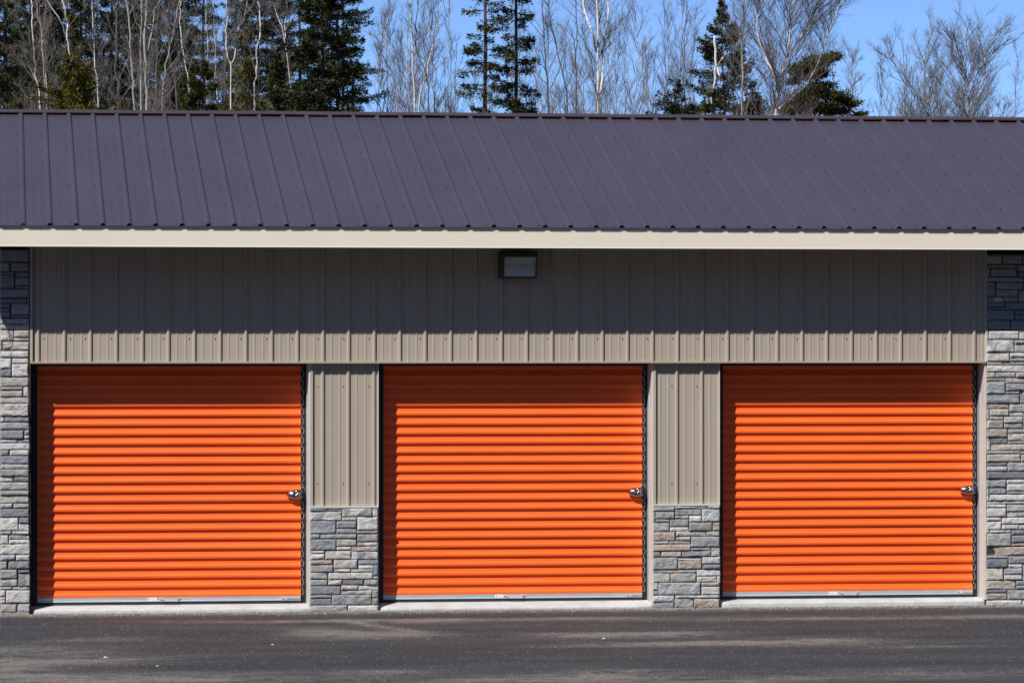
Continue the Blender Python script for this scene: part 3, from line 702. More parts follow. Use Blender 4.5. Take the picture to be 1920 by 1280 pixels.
# rakes, side and back walls
for xx in (RX0, RX1 - 0.02):
    m = MB()
    m.v += [(xx, EY + 0.031, ZFB), (xx, YR, ZR - 0.15), (xx, 2 * YR - EY - 0.031, ZFB), (xx, 2 * YR - EY - 0.031, ZE - 0.01), (xx, YR, ZR - 0.012), (xx, EY + 0.031, roofz(EY) - 0.012)]
    m.v += [(v[0] + 0.02, v[1], v[2]) for v in m.v[:6]]
    for q in ((0, 1, 4, 5), (1, 2, 3, 4), (6, 11, 10, 7), (7, 10, 9, 8), (0, 6, 7, 1), (1, 7, 8, 2), (0, 5, 11, 6), (2, 8, 9, 3)): m.f.append(q); m.mi.append(0)
    part(m, 'rake_trim', 'fascia')
YB = 2 * YR - 0.0
for xx, sgn in ((XL, 1), (XR - 0.004, -1)):
    m = MB(); pr = profile_x(0.03, YB - 0.02, 0.12)
    for x, h in pr:
        y = x; zt = (roofz(y) if y < YR else roofz(2 * YR - y)) - 0.02
        X_ = xx + (-h if sgn > 0 else h); m.v += [(X_, y, 0.0), (X_, y, zt)]
    for i in range(len(pr) - 1): m.f.append((2 * i, 2 * i + 1, 2 * i + 3, 2 * i + 2)); m.mi.append(0)
    part(m, 'side_wall', 'siding')
m = MB(); pr = profile_x(XL, XR, XPH)
for x, h in pr: m.v += [(x, YB - 0.02 + h, 0), (x, YB - 0.02 + h, ZFT)]
for i in range(len(pr) - 1): m.f.append((2 * i, 2 * i + 1, 2 * i + 3, 2 * i + 2)); m.mi.append(0)
part(m, 'back_wall', 'siding')

# --- wall light -----------------------------------------------------------
xl, zb = P(934, 522.5, -0.02); xr, zt = P(1003.5, 472, -0.02)
wl = empty('wall_light', ((xl + xr) / 2, -0.02, zb), 'dark bronze box light with slanted glass front, fixed under the eave above the middle door', 'wall light')
def wpart(m, name, mats, **kw):
    for i, v in enumerate(m.v): m.v[i] = (v[0] - wl.location.x, v[1] - wl.location.y, v[2] - wl.location.z)
    return m.build(name, mats, wl, **kw)
m = MB(); m.box(xl, xr, -0.075, -0.0205, zb, zt)
dt = zt - 0.050
m.box(xl, xr, -0.175, -0.0752, dt, zt)                                    # visor top
gx0, gx1 = xl + 0.038, xr - 0.014
m.prism([(-0.0752, zb), (-0.105, zb), (-0.175, dt - 0.0003), (-0.0752, dt - 0.0003)], xl, gx0 - 0.001)
m.prism([(-0.0752, zb), (-0.105, zb), (-0.175, dt - 0.0003), (-0.0752, dt - 0.0003)], gx1 + 0.001, xr)
m.box(gx0 - 0.001, gx1 + 0.001, -0.108, -0.0752, zb, zb + 0.016)
wpart(m, 'housing', 'bronze', bevel=0.003)
m = MB(); m.prism([(-0.1085, zb + 0.017), (-0.112, zb + 0.017), (-0.171, dt - 0.001), (-0.167, dt - 0.001)], gx0, gx1)
wpart(m, 'lens', 'lens_glass')
hz = dt - zb
m = MB(); m.prism([(-0.0765, zb + 0.020), (-0.104, zb + 0.020), (-0.079, zb + hz * .60), (-0.0765, zb + hz * .60)], gx0 + 0.022, gx1 - 0.004)
m.prism([(-0.0765, zb + hz * .70), (-0.086, zb + hz * .70), (-0.135, dt - 0.004), (-0.0765, dt - 0.004)], gx0 + 0.014, gx1 - 0.004)
wpart(m, 'reflector', 'reflector')
m = MB(); m.tube([((gx0 + gx1) / 2 - .02, -0.110, zb + 0.115), ((gx0 + gx1) / 2 + .02, -0.110, zb + 0.115)], 0.012, 8)
wpart(m, 'bulb', 'lamp_bulb')
# thin dark looping tube on the left pier
m = MB(); pts = [P(a, b_, -0.05) for a, b_ in ((7, 596), (10, 606), (14, 618), (17, 628), (20, 638), (18, 643), (13, 646), (6, 646.5), (1, 645))]
tag(m.v and None or m, None) if False else None
m.tube([(p[0], -0.045, p[1]) for p in pts], 0.003, 5)
o = m.build('dark_loop', 'dark_line'); tag(o, 'thin dark looping line on the stone pier at the left corner', 'dark_loop')

# ------------------------------------------------------------------ trees
def branch_path(r, p, d, L, n, wander, up):
    pts = [p.copy()]; d = d.normalized()
    for i in range(n):
        d = (d + Vector((r.gauss(0, wander), r.gauss(0, wander), r.gauss(0, wander) + up))).normalized()
        p = p + d * (L / n); pts.append(p.copy())
    return pts
def interp(pts, t):
    f_ = t * (len(pts) - 1); i = min(int(f_), len(pts) - 2); u = f_ - i
    return pts[i].lerp(pts[i + 1], u), (pts[i + 1] - pts[i]).normalized()
def grow(m, r, path, r0, z_lo, z_hi, n1, len1, up, spread, l2=6, l3=4, twig=0.0035, side_sides=3, lens_fn=None):
    """branches off one stem between two heights"""
    H = path[-1].z
    for k in range(n1):
        t = r.random(); z = z_lo + (z_hi - z_lo) * t
        # locate on path
        i = 0
        while i < len(path) - 2 and path[i + 1].z < z: i += 1
        a, b_ = path[i], path[i + 1]; u = min(1, max(0, (z - a.z) / max(1e-4, b_.z - a.z))); p = a.lerp(b_, u); dr = (b_ - a).normalized()
        az = r.random() * 2 * PI; out = Vector((math.cos(az), math.sin(az), 0))
        taper = max(0.12, (H - z) / max(H - z_lo, 0.1))
        L = len1 * (0.35 + 0.65 * taper ** 0.8) * r.uniform(0.6, 1.15)
        d = dr * up + out * spread * r.uniform(0.7, 1.2)
        rr = max(0.005, min(r0 * 0.4, 0.0065 * L + 0.003))
        q = branch_path(r, p, d, L, 6, 0.10, 0.05); m.tube(q, [rr * (1 - 0.8 * j / 6) + 0.002 for j in range(7)], 3, 1, False)
        for j in range(l2):
            t2 = r.uniform(0.2, 1.0); p2, d2 = interp(q, t2); az = r.random() * 2 * PI
            o2 = Vector((math.cos(az), math.sin(az), r.uniform(-.2, .6)))
            L2 = L * r.uniform(0.25, 0.5) * (1.15 - 0.5 * t2)
            q2 = branch_path(r, p2, d2 * 1.0 + o2 * 0.75, L2, 3, 0.14, 0.06); r2 = max(twig, rr * 0.35)
            m.tube(q2, [r2, r2 * .8, r2 * .6, r2 * .35], 3, 1, False)
            for g in range(l3):
                t3 = r.uniform(0.15, 1.0); p3, d3 = interp(q2, t3)
                o3 = Vector((r.gauss(0, 1), r.gauss(0, 1), r.gauss(0.3, .7))).normalized()
                L3 = L2 * r.uniform(0.3, 0.6) + 0.08
                q3 = branch_path(r, p3, d3 + o3 * 0.8, L3, 2, 0.12, 0.05)
                m.tube(q3, [twig * .75, twig * .6, twig * .35], 3, 1, False)
def smooth_path(pts, sub=4, r=None, wob=0.02):
    out = []
    n = len(pts)
    for i in range(n - 1):
        p0, p1, p2, p3 = pts[max(i - 1, 0)], pts[i], pts[i + 1], pts[min(i + 2, n - 1)]
        for k in range(sub):
            t = k / sub
            out.append(0.5 * ((2 * p1) + (p2 - p0) * t + (2 * p0 - 5 * p1 + 4 * p2 - p3) * t * t + (3 * p1 - p0 - 3 * p2 + p3) * t ** 3))
    out.append(pts[-1].copy())
    if r and wob:
        for i in range(1, len(out) - 1): out[i] += Vector((r.gauss(0, wob), r.gauss(0, wob), 0))
    return out
def bare_tree(name, cat, label, stems, D, rpx, H, bark_m, seed, limb=.42, n1=34, len1=1.6, up=1.0, spread=0.8, l2=6, l3=4, twig_m='twig', lo=0.35, cut=False, group=None, limbs=(), twig=0.0036):
    """stems: list of measured polylines, bottom to top; the first is the trunk"""
    r = random.Random(seed); sc_ = FPX / D; Y = D - CD
    mt, mc = MB(), MB(); base = None
    allst = list(stems) + list(limbs)
    rt = rpx / 2 / sc_
    for si, st in enumerate(allst):
        pts = []
        for a, b_ in st:
            X, Z = P(a, b_, Y); pts.append(Vector((X, Y + r.gauss(0, .15) * (1 if si else 0), Z)))
        is_limb = si >= len(stems)
        if not is_limb:
            g = pts[0]; bx = g.x + (g.x - pts[1].x) * 0.3 if len(pts) > 1 else g.x
            if base is None: base = Vector((bx, Y, 0.0))
            b0 = base + Vector((0.12 * si, 0.05 * si, 0))
            pts = [b0, b0.lerp(g, 0.5) + Vector((r.gauss(0, .05), r.gauss(0, .05), 0))] + pts
        if not cut:
            d = (pts[-1] - pts[-2]).normalized(); d = (d + Vector((0, 0, 0.6))).normalized()
            rem = H - pts[-1].z
            if rem > 0.2:
                ns = max(2, int(rem / 1.2)); p = pts[-1]
                for _ in range(ns):
                    d = (d + Vector((r.gauss(0, .10), r.gauss(0, .10), 0.15))).normalized(); p = p + d * (rem / ns) ; pts.append(p.copy())
        path = [p - base for p in smooth_path(pts, 4, r, 0.012)]
        zt_ = path[-1].z; z0 = path[0].z
        rb = rt * (1.25 if not is_limb else limb) * (1 if si == 0 or is_limb else 0.8)
        zr = 6.0
        rads = [max(0.008, rb * (1.0 - 0.80 * max(0, (p.z - z0)) / max(zt_ - z0, .1))) for p in path]
        if cut: rads = [max(.02, rb * (1 - 0.35 * (p.z - z0) / max(zt_ - z0, .1))) for p in path]
        mt.tube(path, rads, 7, 0)
        if n1: grow(mc, r, path, rb, zt_ * lo if not is_limb else path[1].z, zt_ * 0.99, n1 if not is_limb else n1 // 3, len1 * (1 if not is_limb else 0.7), up, spread, l2, l3, twig)
    t = empty(name, base, label, cat, group)
    mt.build('trunk', bark_m, t, smooth=True)
    if mc.v: mc.mi = [0] * len(mc.f); mc.build('crown', twig_m, t)
    return t

def conifer_mesh(seed, H, R, zlo, dens=1.0, gap=0.0, droop=0.12, tipw=0.05, shape=0.85, whorl=0.30, spr=0.062):
    """trunk + crown of drooping boughs carrying flat needle sprays"""
    r = random.Random(seed); mt, mc = MB(), MB(); path = []
    n = 14; x = y = 0
    for i in range(n + 1):
        path.append(Vector((x, y, H * i / n))); x += r.gauss(0, .025); y += r.gauss(0, .025)
    mt.tube(path, [max(.012, H * 0.0066 * (1 - i / n) + 0.01) for i in range(n + 1)], 7, 0)
    z = zlo
    while z < H - 0.05:
        t = (z - zlo) / (H - zlo)
        Rz = max(tipw, R * (1 - t) ** shape * r.uniform(0.72, 1.12))
        nb = max(3, int(5 + 3 * (1 - t)))
        p0, _ = interp(path, z / H)
        for k in range(nb):
            if r.random() < gap: continue
            az = r.random() * 2 * PI; L = Rz * r.uniform(0.55, 1.1)
            d = Vector((math.cos(az), math.sin(az), 0.25 - droop * 2 * (1 - t)))
            q = branch_path(r, p0 + Vector((0, 0, r.uniform(-.5, .5) * whorl)), d, L, 5, 0.05, -droop * 0.25 * (1 if t < .8 else 0)); 
            q[-1].z += 0.06 * L; q[-2].z += 0.02 * L
            mt.tube(q, [0.012 * (1 - j / 6) + .003 for j in range(6)], 3, 0, False)
            ns = int(dens * (24 + L * 125))
            for j in range(ns):
                tt = r.uniform(0.12, 1.0) ** 0.8; pp, dd = interp(q, tt)
                wlat = 0.26 * L * (1.15 - tt) + 0.05
                side = Vector((-dd.y, dd.x, 0)); side = side.normalized() if side.length > 1e-4 else Vector((1, 0, 0))
                lat = r.uniform(-1, 1); pp = pp + side * wlat * lat + Vector((0, 0, -abs(lat) * 0.10 * L * r.random() + r.gauss(-.01, .045)))
                dr = (dd * 0.8 + side * lat * 1.0 + Vector((r.gauss(0, .3), r.gauss(0, .3), r.gauss(-.1, .35)))).normalized()
                ln = spr * r.uniform(0.6, 1.5); w_ = ln * r.uniform(0.16, 0.33)
                nrm = Vector((r.gauss(0, .6), r.gauss(0, .6), 1)).normalized(); sd = dr.cross(nrm)
                sd = sd.normalized() * w_ if sd.length > 1e-3 else Vector((w_, 0, 0))
                n0 = len(mc.v); a = pp; b_ = pp + dr * ln * .5; c = pp + dr * ln
                mc.v += [tuple(a - sd * .4), tuple(b_ - sd), tuple(c), tuple(b_ + sd), tuple(a + sd * .4)]
                mc.f.append((n0, n0 + 1, n0 + 2, n0 + 3, n0 + 4)); mc.mi.append(0)
        z += whorl * r.uniform(0.6, 1.25)
    return mt, mc
def conifer(name, cat, label, px, tip, D, H, Rpx, mat, seed, group=None, ref=210, **kw):
    """tip: photo y of the tip if seen (sets the height); Rpx: half width of the crown at photo y = 210"""
    Y = D - CD; X, Z = P(px, 210, Y); sc_ = FPX / D
    if tip is not None: H = P(px, tip, Y)[1]
    zlo = kw.pop('zlo', 1.6); sh = kw.get('shape', 0.85)
    t210 = min(0.95, max(0.0, (Z - zlo) / (H - zlo)))
    R = (Rpx / sc_) / max(0.15, (1 - t210) ** sh)
    mt, mc = conifer_mesh(seed, H, min(R, H * 0.42), zlo, **kw)
    t = empty(name, (X, Y, 0), label, cat, group)
    mt.build('trunk', 'dark_bark', t, smooth=True); mc.build('crown', mat, t)
    return t

BR, GT = 'birch_tree', 'bare_tree'
heroes = [
 (BR, 'white birch with straight stem at the far left, left of the pinkish one', [[(76,206),(66,140),(63,80),(60,30),(60,0)]], 92, 5.2, 13, 'birch_bark', {}),
 (BR, 'slim pinkish birch standing just right of the leftmost white birch', [[(87,206),(79,100),(78,60),(72,33),(68,0)]], 93, 3.8, 13, 'pinkish_bark', {}),
 (BR, 'white birch rising out of the low olive evergreen, with one limb leaning left', [[(143,206),(133,120),(126,73),(127,50),(118,0)]], 95, 5.2, 14, 'birch_bark', dict(limbs=[[(126,73),(113,40),(88,0)]])),
 (BR, 'thin spotted birch behind the right edge of the low olive evergreen', [[(186,206),(178,113),(175,67),(172,0)]], 96, 4.2, 13.5, 'birch_bark', {}),
 (GT, 'grey trunk leftmost of the close cluster of grey trunks', [[(252,206),(248,133),(245,83),(240,20),(238,0)]], 88, 6.5, 14, 'grey_bark', dict(n1=24)),
 (GT, 'slim upright grey trunk second in the cluster of grey trunks', [[(265,206),(265,83),(267,0)]], 87, 6, 14, 'grey_bark', dict(n1=24)),
 (GT, 'thickest pale grey trunk in the cluster, forking high up', [[(275,206),(274,133),(270,70),(276,0)]], 86, 8.5, 14, 'grey_bark', dict(n1=30, limbs=[[(272,120),(283,70),(290,20),(300,0)]])),
 (GT, 'dark brown trunk right of the thickest grey trunk', [[(293,206),(295,100),(299,0)]], 90, 6.5, 15, 'dark_bark', {}),
 (GT, 'grey trunk bending right at the right end of the cluster', [[(305,206),(308,140),(325,66),(336,0)]], 91, 5, 14, 'grey_bark', dict(n1=24)),
 (GT, 'dark trunk standing left of the grey cluster', [[(222,206),(218,130),(220,20),(221,0)]], 93, 7, 15, 'dark_bark', {}),
 (GT, 'dark crooked trunk with bare limbs right of the grey cluster', [[(330,206),(328,130),(345,70),(346,0)]], 97, 6, 15, 'dark_bark', dict(n1=24)),
 (BR, 'spotted birch stem right of the grey cluster, ending behind an evergreen', [[(356,206),(348,127),(340,67),(337,20),(341,0)]], 94, 4.6, 13.5, 'birch_bark', {}),
 (BR, 'straight thin birch left of the forked birch', [[(408,206),(404,143),(405,83),(401,57),(401,0)]], 92, 4, 13, 'birch_bark', {}),
 (BR, 'forked birch whose two stems part halfway above the roof', [[(433,210),(432,127),(427,107),(423,67),(427,27),(425,0)]], 90, 4.6, 13, 'birch_bark', dict(limbs=[[(432,125),(442,93),(443,60),(460,27)]])),
 (GT, 'tall dark trunk behind the forked birch', [[(420,206),(424,100),(426,0)]], 98, 7, 15, 'dark_bark', {}),
 (BR, 'thick crooked white birch between the forked birch and the big spruce', [[(477,210),(481,133),(483,83),(489,60),(487,27),(483,0)]], 91, 5.6, 14, 'birch_bark', {}),
 (BR, 'slanting white birch stem in front of the big spruce', [[(548,210),(533,70),(523,37),(510,0)]], 99, 4, 14, 'birch_bark', dict(limbs=[[(533,75),(538,35),(537,0)]])),
 (BR, 'short pale birch leftmost in the sparse grove right of the big spruce', [[(745,212),(740,140),(726,85)]], 104, 5.0, 11.5, 'pinkish_bark', dict(n1=30)),
 (BR, 'white straight birch, tallest of the sparse grove', [[(777,212),(773,83),(768,0)]], 101, 6.2, 13.5, 'birch_bark', {}),
 (BR, 'slim pale birch between two others in the sparse grove', [[(764,212),(762,150),(763,110)]], 106, 4.6, 11.5, 'birch_bark', {}),
 (GT, 'black stem splitting left at the right side of the sparse grove', [[(803,212),(802,150),(783,100),(780,60)]], 96, 5, 11.5, 'dark_bark', dict(n1=28)),
 (BR, 'white birch leaning right across the black stems', [[(785,212),(800,143),(803,117),(813,83),(823,20),(828,0)]], 100, 5.2, 13, 'birch_bark', {}),
 (GT, 'short black stem left of the two narrow spruces', [[(814,212),(818,143),(812,120)]], 97, 4, 9.8, 'dark_bark', dict(n1=20)),
 (GT, 'dark slender tree just right of the two narrow spruces', [[(1028,214),(1023,110),(1018,27),(1016,0)]], 99, 5, 13, 'dark_bark', dict(n1=40, twig_m='twig_brown')),
 (GT, 'dark tree leaning left between the narrow spruces and the white birch', [[(1065,214),(1050,117),(1033,40),(1026,0)]], 98, 4.5, 13, 'dark_bark', dict(n1=40)),
 (GT, 'dark upright stem left of the big white birch', [[(1082,214),(1080,127),(1082,67),(1080,0)]], 96, 4.5, 12.5, 'dark_bark', dict(n1=34, twig_m='twig_brown')),
 (BR, 'thin brown-flecked birch hugging the left side of the big white birch', [[(1093,214),(1098,110),(1097,67),(1090,0)]], 97, 3.6, 12, 'pinkish_bark', {}),
 (BR, 'bright white three-stemmed birch behind the middle of the roof', [[(1121,214),(1121,100),(1120,0)]], 90, 8.0, 13.5, 'birch_bark', dict(limb=.6, limbs=[[(1120,97),(1107,60),(1098,27),(1095,0)], [(1123,177),(1132,133),(1133,83),(1140,33),(1142,0)]])),
 (BR, 'thin pale birch stem right of the three-stemmed birch', [[(1139,214),(1140,170),(1144,120)]], 100, 2.8, 10.5, 'birch_bark', dict(n1=20)),
 (BR, 'broken-topped white birch in front of the brown-green spruce', [[(1334,217),(1339,157),(1342,123),(1340,67)]], 88, 5.6, 9.6, 'birch_bark', dict(cut=True, n1=6, len1=.9, limbs=[[(1341,145),(1345,128),(1350,110)]])),
 (GT, 'pale grey tree standing right of the broken-topped birch', [[(1392,217),(1392,100),(1395,0)]], 89, 6, 12.5, 'grey_bark', dict(n1=54)),
 (GT, 'grey stem leaning right towards the large right-hand birch', [[(1399,217),(1423,160),(1453,100)]], 90, 4, 10, 'grey_bark', dict(n1=26)),
 (BR, 'large white birch with a broad haze of fine twigs, right of centre', [[(1456,219),(1462,157),(1473,110),(1480,77),(1482,0)]], 88, 7.6, 12.2, 'birch_bark', dict(n1=120, len1=2.1, l2=9, l3=5, twig=.003, twig_m='twig_brown', limbs=[[(1459,175),(1440,133),(1430,100),(1420,50)], [(1473,112),(1500,70),(1530,20)], [(1458,205),(1490,178),(1518,146)]])),
 (BR, 'slim white birch close at the left foot of the large right-hand birch', [[(1447,219),(1443,180),(1435,147),(1432,120)]], 89, 4.4, 9.6, 'birch_bark', dict(n1=14)),
 (GT, 'rounded bare tree with dense fine twigs against the open sky', [[(1738,222),(1735,133),(1740,67)], [(1730,222),(1700,150),(1672,110)], [(1742,222),(1757,160),(1790,110)]], 92, 4.5, 9.7, 'grey_bark', dict(n1=50, len1=1.7, lo=.55, l2=7, l3=4, twig=.0038)),
 (GT, 'spreading bare tree with splayed grey limbs at the far right', [[(1812,222),(1808,133),(1790,83),(1763,50)], [(1815,222),(1811,110),(1815,50)], [(1827,222),(1843,140),(1863,100),(1897,73)], [(1820,222),(1830,150),(1850,90),(1862,60)]], 90, 5.5, 9.9, 'grey_bark', dict(n1=30, len1=1.7, lo=.62, l2=7, l3=4, twig=.0036)),
 (GT, 'wispy grey sapling in the gap left of the rounded bare tree', [[(1593,219),(1597,150),(1600,112)]], 93, 2.2, 9.4, 'grey_bark', dict(n1=30, len1=1.0, lo=.5)),
 (GT, 'low twiggy sapling at the very right edge of the roofline', [[(1880,224),(1905,200),(1930,185)]], 90, 2.4, 8.4, 'grey_bark', dict(n1=22, len1=.9, lo=.6)),
]
for i, (nm, lab, st, D, rpx, H, bk, kw) in enumerate(heroes):
    bare_tree(nm, 'birch tree' if nm == BR else 'bare tree', lab, st, D, rpx, H, bk, 100 + i, **kw)

SP = 'spruce_tree'
con = [
 (SP, 'low olive-green evergreen in front of the far left birches', 140, 103, 84, 0, 84, 'needles_olive', dict(dens=2.3, whorl=.17, shape=.7)),
 (SP, 'dark evergreen filling the far left edge of the view', 18, None, 100, 16, 70, 'needles_dark', dict(gap=.03, dens=2.2)),
 (SP, 'dark evergreen behind the leftmost white birches', 88, None, 108, 17, 70, 'needles_deep', dict(gap=.05, dens=2.2)),
 (SP, 'olive-topped tall evergreen above the low olive one', 150, None, 104, 15, 58, 'needles_dark', dict(gap=.08, dens=2.0)),
 (SP, 'dark gappy evergreen left of the grey trunk cluster', 205, None, 103, 15, 50, 'needles_deep', dict(gap=.15, dens=1.3)),
 (SP, 'short dark evergreen under the spotted birch, right of the grey cluster', 368, 112, 88, 0, 76, 'needles_dark', dict(dens=2.0, whorl=.2)),
 (SP, 'tall open evergreen behind the forked birch', 455, None, 100, 14, 62, 'needles_dark', dict(gap=.22)),
 (SP, 'evergreen between the forked birch and the crooked birch', 463, 25, 93, 0, 48, 'needles_olive', dict(gap=.08, dens=1.9)),
 (SP, 'short evergreen at the left foot of the big spruce', 520, 105, 89, 0, 56, 'needles_dark', dict(dens=2.0, whorl=.2)),
 (SP, 'big deep-green spruce with layered boughs, largest of all', 598, None, 88, 13.5, 104, 'needles_deep', dict(dens=3.0, gap=.05, whorl=.27, shape=.6)),
 (SP, 'spruce with ragged right-hand boughs hanging against the sky', 640, None, 94, 14.5, 60, 'needles_dark', dict(gap=.15, whorl=.34, shape=.6, dens=2.2)),
 (SP, 'narrow open spruce, left one of the pair standing in the bare trees', 911, None, 90, 14.5, 66, 'needles_dark', dict(gap=.45, whorl=.26, shape=.45, dens=1.9, droop=.16)),
 (SP, 'narrow open spruce, right one of the pair standing in the bare trees', 963, None, 91, 14.0, 54, 'needles_dark', dict(gap=.42, whorl=.25, shape=.45, dens=1.9, droop=.14)),
 (SP, 'low dark evergreen peeping over the roof left of the brown-green spruce', 1283, 138, 87, 0, 42, 'needles_deep', dict(dens=1.2, whorl=.2)),
 (SP, 'brown-green pointed spruce whose tip just reaches the top of the view', 1361, 2, 94, 0, 104, 'needles_brown', dict(dens=2.4, shape=.9, whorl=.2)),
 (SP, 'low olive evergreen at the right foot of the pointed spruce', 1412, 158, 95, 0, 34, 'needles_dark', dict(dens=1.3, whorl=.2)),
 (SP, 'lowest evergreen tip just left of the broken-topped birch', 1306, 178, 89, 0, 34, 'needles_dark', dict(dens=1.3, whorl=.2)),
 (SP, 'short evergreen under the pointed spruce, in front of it', 1336, 165, 86, 0, 36, 'needles_dark', dict(dens=1.3, whorl=.2)),
]
for i, (nm, lab, px, tip, D, H, Rp, mt_, kw) in enumerate(con):
    conifer(nm, 'spruce tree', lab, px, tip, D, H, Rp, mt_, 300 + i, **kw)

# clumpy pine with ragged boughs right of the large birch
def pine(label, px, D, clumps, seed):
    r = random.Random(seed); Y = D - CD; X0, _ = P(px, 215, Y); mt, mc = MB(), MB()
    topx, topz = P(1532, 112, Y); path = [Vector((0, 0, 0)), Vector((.05, 0, 3)), Vector((-.05, 0, 6)), Vector((topx - X0, 0, topz))]
    path = smooth_path(path, 4, r, .01); mt.tube(path, [0.11 * (1 - i / len(path)) + .015 for i in range(len(path))], 7, 0)
    for a, b_, rx, rz, n in clumps:
        X, Z = P(a, b_, Y); c = Vector((X - X0, r.uniform(-.5, .5), Z)); s_ = D / FPX
        zz = max(1.0, c.z - abs(c.x) * 0.35 - .1); i = min(range(len(path)), key=lambda q: abs(path[q].z - zz)); a0 = path[i]
        mid = a0.lerp(c, .5) + Vector((0, 0, -.06)); mt.tube([a0, mid, c], [.03, .02, .01], 4, 0, False)
        for _ in range(int(n * 3.6)):
            p = c + Vector((r.gauss(0, .5) * rx * s_, r.gauss(0, .35), r.gauss(0, .5) * rz * s_))
            dr = Vector((r.gauss(0.1, 1), r.gauss(0, 1), r.gauss(.35, .5))).normalized(); ln = r.uniform(.045, .10); w_ = ln * r.uniform(.14, .3)
            sd = dr.cross(Vector((r.gauss(0, .5), r.gauss(0, .5), 1))).normalized() * w_; n0 = len(mc.v)
            mc.v += [tuple(p - sd * .4), tuple(p + dr * ln * .5 - sd), tuple(p + dr * ln), tuple(p + dr * ln * .5 + sd), tuple(p + sd * .4)]; mc.f.append((n0, n0 + 1, n0 + 2, n0 + 3, n0 + 4)); mc.mi.append(0)
    t = empty('pine_tree', (X0, Y, 0), label, 'pine tree'); mt.build('trunk', 'dark_bark', t, smooth=True); mc.build('crown', 'needles_dark', t)
cl = [(1560, 108, 16, 7, 420), (1542, 113, 18, 9, 520), (1520, 122, 24, 12, 900), (1500, 128, 14, 9, 420), (1530, 140, 22, 9, 700), (1490, 152, 12, 6, 260), (1545, 163, 18, 8, 420), (1520, 172, 22, 9, 600),
      (1555, 182, 26, 8, 600), (1590, 190, 16, 6, 320), (1602, 196, 10, 5, 160), (1500, 190, 26, 14, 900), (1530, 203, 34, 10, 1100), (1480, 205, 20, 10, 600), (1572, 208, 28, 6, 500), (1612, 215, 10, 4, 120)]
pine('ragged clumpy pine right of the large white birch', 1527, 92, cl, 77)
# a small evergreen behind it, closing the gap by the large birch
conifer(SP, 'spruce tree', 'low evergreen between the large right-hand birch and the clumpy pine', 1486, 178, 95, 0, 34, 'needles_dark', 330, dens=1.2, whorl=.2)

# filler: thin bare trees and dark evergreens farther back, copies of a few built ones
def copy_tree(o):
    c = o.copy(); COL.objects.link(c)
    for ch in o.children:
        d = ch.copy(); COL.objects.link(d); d.parent = c
    return c
protos = []
for i in range(6):
    protos.append(bare_tree('bare_tree', 'bare tree', 'x', [[(700 + i * 40, 212), (702 + i * 40 + (i - 3) * 3, 110), (698 + i * 40, 20)]], 118, 3.2, (12.5, 14, 13, 15, 11.5, 13.5)[i],
        ('grey_bark', 'dark_bark', 'pinkish_bark', 'grey_bark', 'grey_bark', 'birch_bark')[i], 500 + i, n1=38, len1=1.9, up=1.5, spread=.55, l2=6, l3=4, lo=.3, twig=.0034, twig_m=('twig', 'twig_brown')[i % 2]))
zones = [(1610, 1920, 14, .68, 'low twiggy bare tree in the brush line at the right end of the roof', 'low bare trees in the right-hand brush'),
         (0, 230, 4, 1.0, 'thin bare tree among the dark evergreens behind the left end of the roof', 'bare trees behind the left end of the roof'),
         (230, 560, 10, 1.0, 'thin bare tree in the tangle around the grey trunk cluster', 'bare trees around the grey cluster'),
         (700, 860, 13, .95, 'thin bare tree in the twiggy grove between the big spruce and the narrow pair', 'bare trees right of the big spruce'),
         (880, 1100, 13, .95, 'thin bare tree behind the narrow spruces and the dark stems', 'bare trees behind the narrow spruces'),
         (1120, 1290, 16, .95, 'thin bare tree in the twiggy grove right of the three-stemmed birch', 'bare trees right of the three-stemmed birch'),
         (1300, 1600, 9, .88, 'thin bare tree behind the pointed spruce and the large right-hand birch', 'bare trees behind the large birch'),
         (1605, 1915, 18, .78, 'low twiggy bare tree in the brush line at the right end of the roof', 'low bare trees in the right-hand brush')]
rf = random.Random(9); first = True; usedp = set()
for a, b_, n, sH, lab, grp in zones:
    for k in range(n):
        px = a + (b_ - a) * (k + rf.uniform(.1, .9)) / n; D = rf.uniform(106, 135); i = rf.randrange(6)
        pr = protos[i]; o = pr if i not in usedp else copy_tree(pr); usedp.add(i)
        o.location = (P(px, 210, D - CD)[0], D - CD, 0); o.rotation_euler = (0, 0, rf.random() * 6.28)
        s_ = sH * rf.uniform(.85, 1.08) * D / 118
        o.scale = (s_, s_, s_); o['label'] = lab; o['group'] = grp; o['category'] = 'bare tree'
for i, o in enumerate(protos):
    if i not in usedp:
        for ch in list(o.children): bpy.data.objects.remove(ch)
        bpy.data.objects.remove(o)
cprotos = []
for i in range(3):
    mt, mc = conifer_mesh(600 + i, 15 + i, 2.3, 1.0, dens=2.0, gap=.04, shape=.6)
    t = empty(SP, (0, 0, 0), 'x', 'spruce tree'); mt.build('trunk', 'dark_bark', t); mc.build('crown', ('needles_deep', 'needles_dark', 'needles_deep')[i], t); cprotos.append(t)
pos = [(262, 112), (320, 113), (60, 110), (480, 112), (245, 120), (300, 132), (335, 121), (100, 112), (-30, 118), (45, 125), (118, 122), (185, 118), (10, 135), (70, 138), (150, 134), (385, 122), (505, 118), (560, 122), (645, 112), (575, 135), (440, 135), (225, 136)]
used = set()
for k, (px, D) in enumerate(pos):
    i = k % 3; o = cprotos[i] if i not in used else copy_tree(cprotos[i]); used.add(i)
    o.location = (P(px, 210, D - CD)[0], D - CD, 0); o.rotation_euler = (0, 0, rf.random() * 6.28); s_ = rf.uniform(.85, 1.1); o.scale = (s_, s_, s_)
    o['label'] = 'dark evergreen deep in the woods behind the left half of the roof'; o['group'] = 'evergreens deep in the woods'; o['category'] = 'spruce tree'

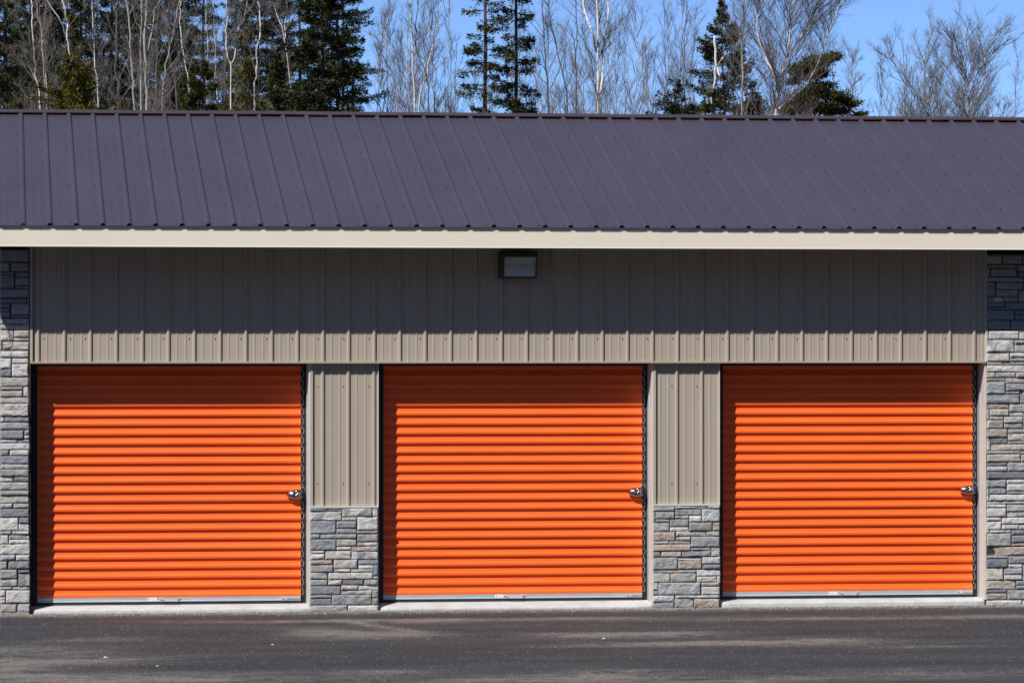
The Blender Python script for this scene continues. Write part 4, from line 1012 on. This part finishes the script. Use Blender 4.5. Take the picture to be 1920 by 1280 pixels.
# unseen evergreen woods added across the yard to hold skylight off the eave
r = random.Random(21); m = MB()
for k in range(240):
    x = -130 + k * 1.12 + r.uniform(-1, 1); y = -56 - r.random() * 9; H = r.uniform(22, 30)
    m.tube([(x, y, 0), (x, y, H)], [.2, .03], 5, 0, False)
    for q in range(420):
        t = r.random() ** .8; z = 0.6 + (H - .6) * t; R_ = 3.0 * (1 - t) + .3; az = r.random() * 6.28; rr = R_ * math.sqrt(r.random())
        c = Vector((x + rr * math.cos(az), y + rr * math.sin(az), z)); a_ = Vector((math.cos(az), math.sin(az), -.3)) * r.uniform(.5, .9); b_ = Vector((-math.sin(az), math.cos(az), r.uniform(-.4, .4))) * r.uniform(.4, .8)
        n0 = len(m.v); m.v += [tuple(c - a_), tuple(c - b_), tuple(c + a_), tuple(c + b_)]; m.f.append((n0, n0 + 1, n0 + 2, n0 + 3)); m.mi.append(0)
tag(m.build('woods', 'needles_dark'), 'unseen evergreen woods added across the yard to block skylight', 'woods', kind='stuff')

# ------------------------------------------------------------------ light, sky, camera
w = bpy.data.worlds.new('World'); sc.world = w; w.use_nodes = True
nt = w.node_tree; bg = nt.nodes['Background']
sky = nt.nodes.new('ShaderNodeTexSky'); sky.sky_type = 'NISHITA'; sky.sun_disc = False
el = math.asin(-SUN.z); sky.sun_elevation = el; sky.sun_rotation = math.atan2(-SUN.x, -SUN.y)
sky.altitude = 0; sky.air_density = 0.36; sky.dust_density = 0.0; sky.ozone_density = 6.0
nt.links.new(sky.outputs['Color'], bg.inputs['Color']); bg.inputs['Strength'].default_value = 0.122
ld = bpy.data.lights.new('sun', 'SUN'); ld.energy = 4.6; ld.angle = math.radians(0.5); ld.color = (1.0, 0.965, 0.92)
lo = bpy.data.objects.new('sun', ld); COL.objects.link(lo); lo.rotation_euler = SUN.to_track_quat('-Z', 'Y').to_euler(); lo.location = (-30, -30, 50)
cd = bpy.data.cameras.new('camera'); cam = bpy.data.objects.new('camera', cd); COL.objects.link(cam); sc.camera = cam
cd.sensor_width = 36; cd.lens = FPX / 1920 * 36; cd.clip_start = 0.5; cd.clip_end = 3000
cam.location = (0, -CD, CH); cam.rotation_euler = (PI / 2, 0, -TH)
sc.view_settings.view_transform = 'Standard'; sc.view_settings.look = 'None'; sc.view_settings.gamma = 1; sc.view_settings.exposure = 0.35
sc.cycles.max_bounces = 6
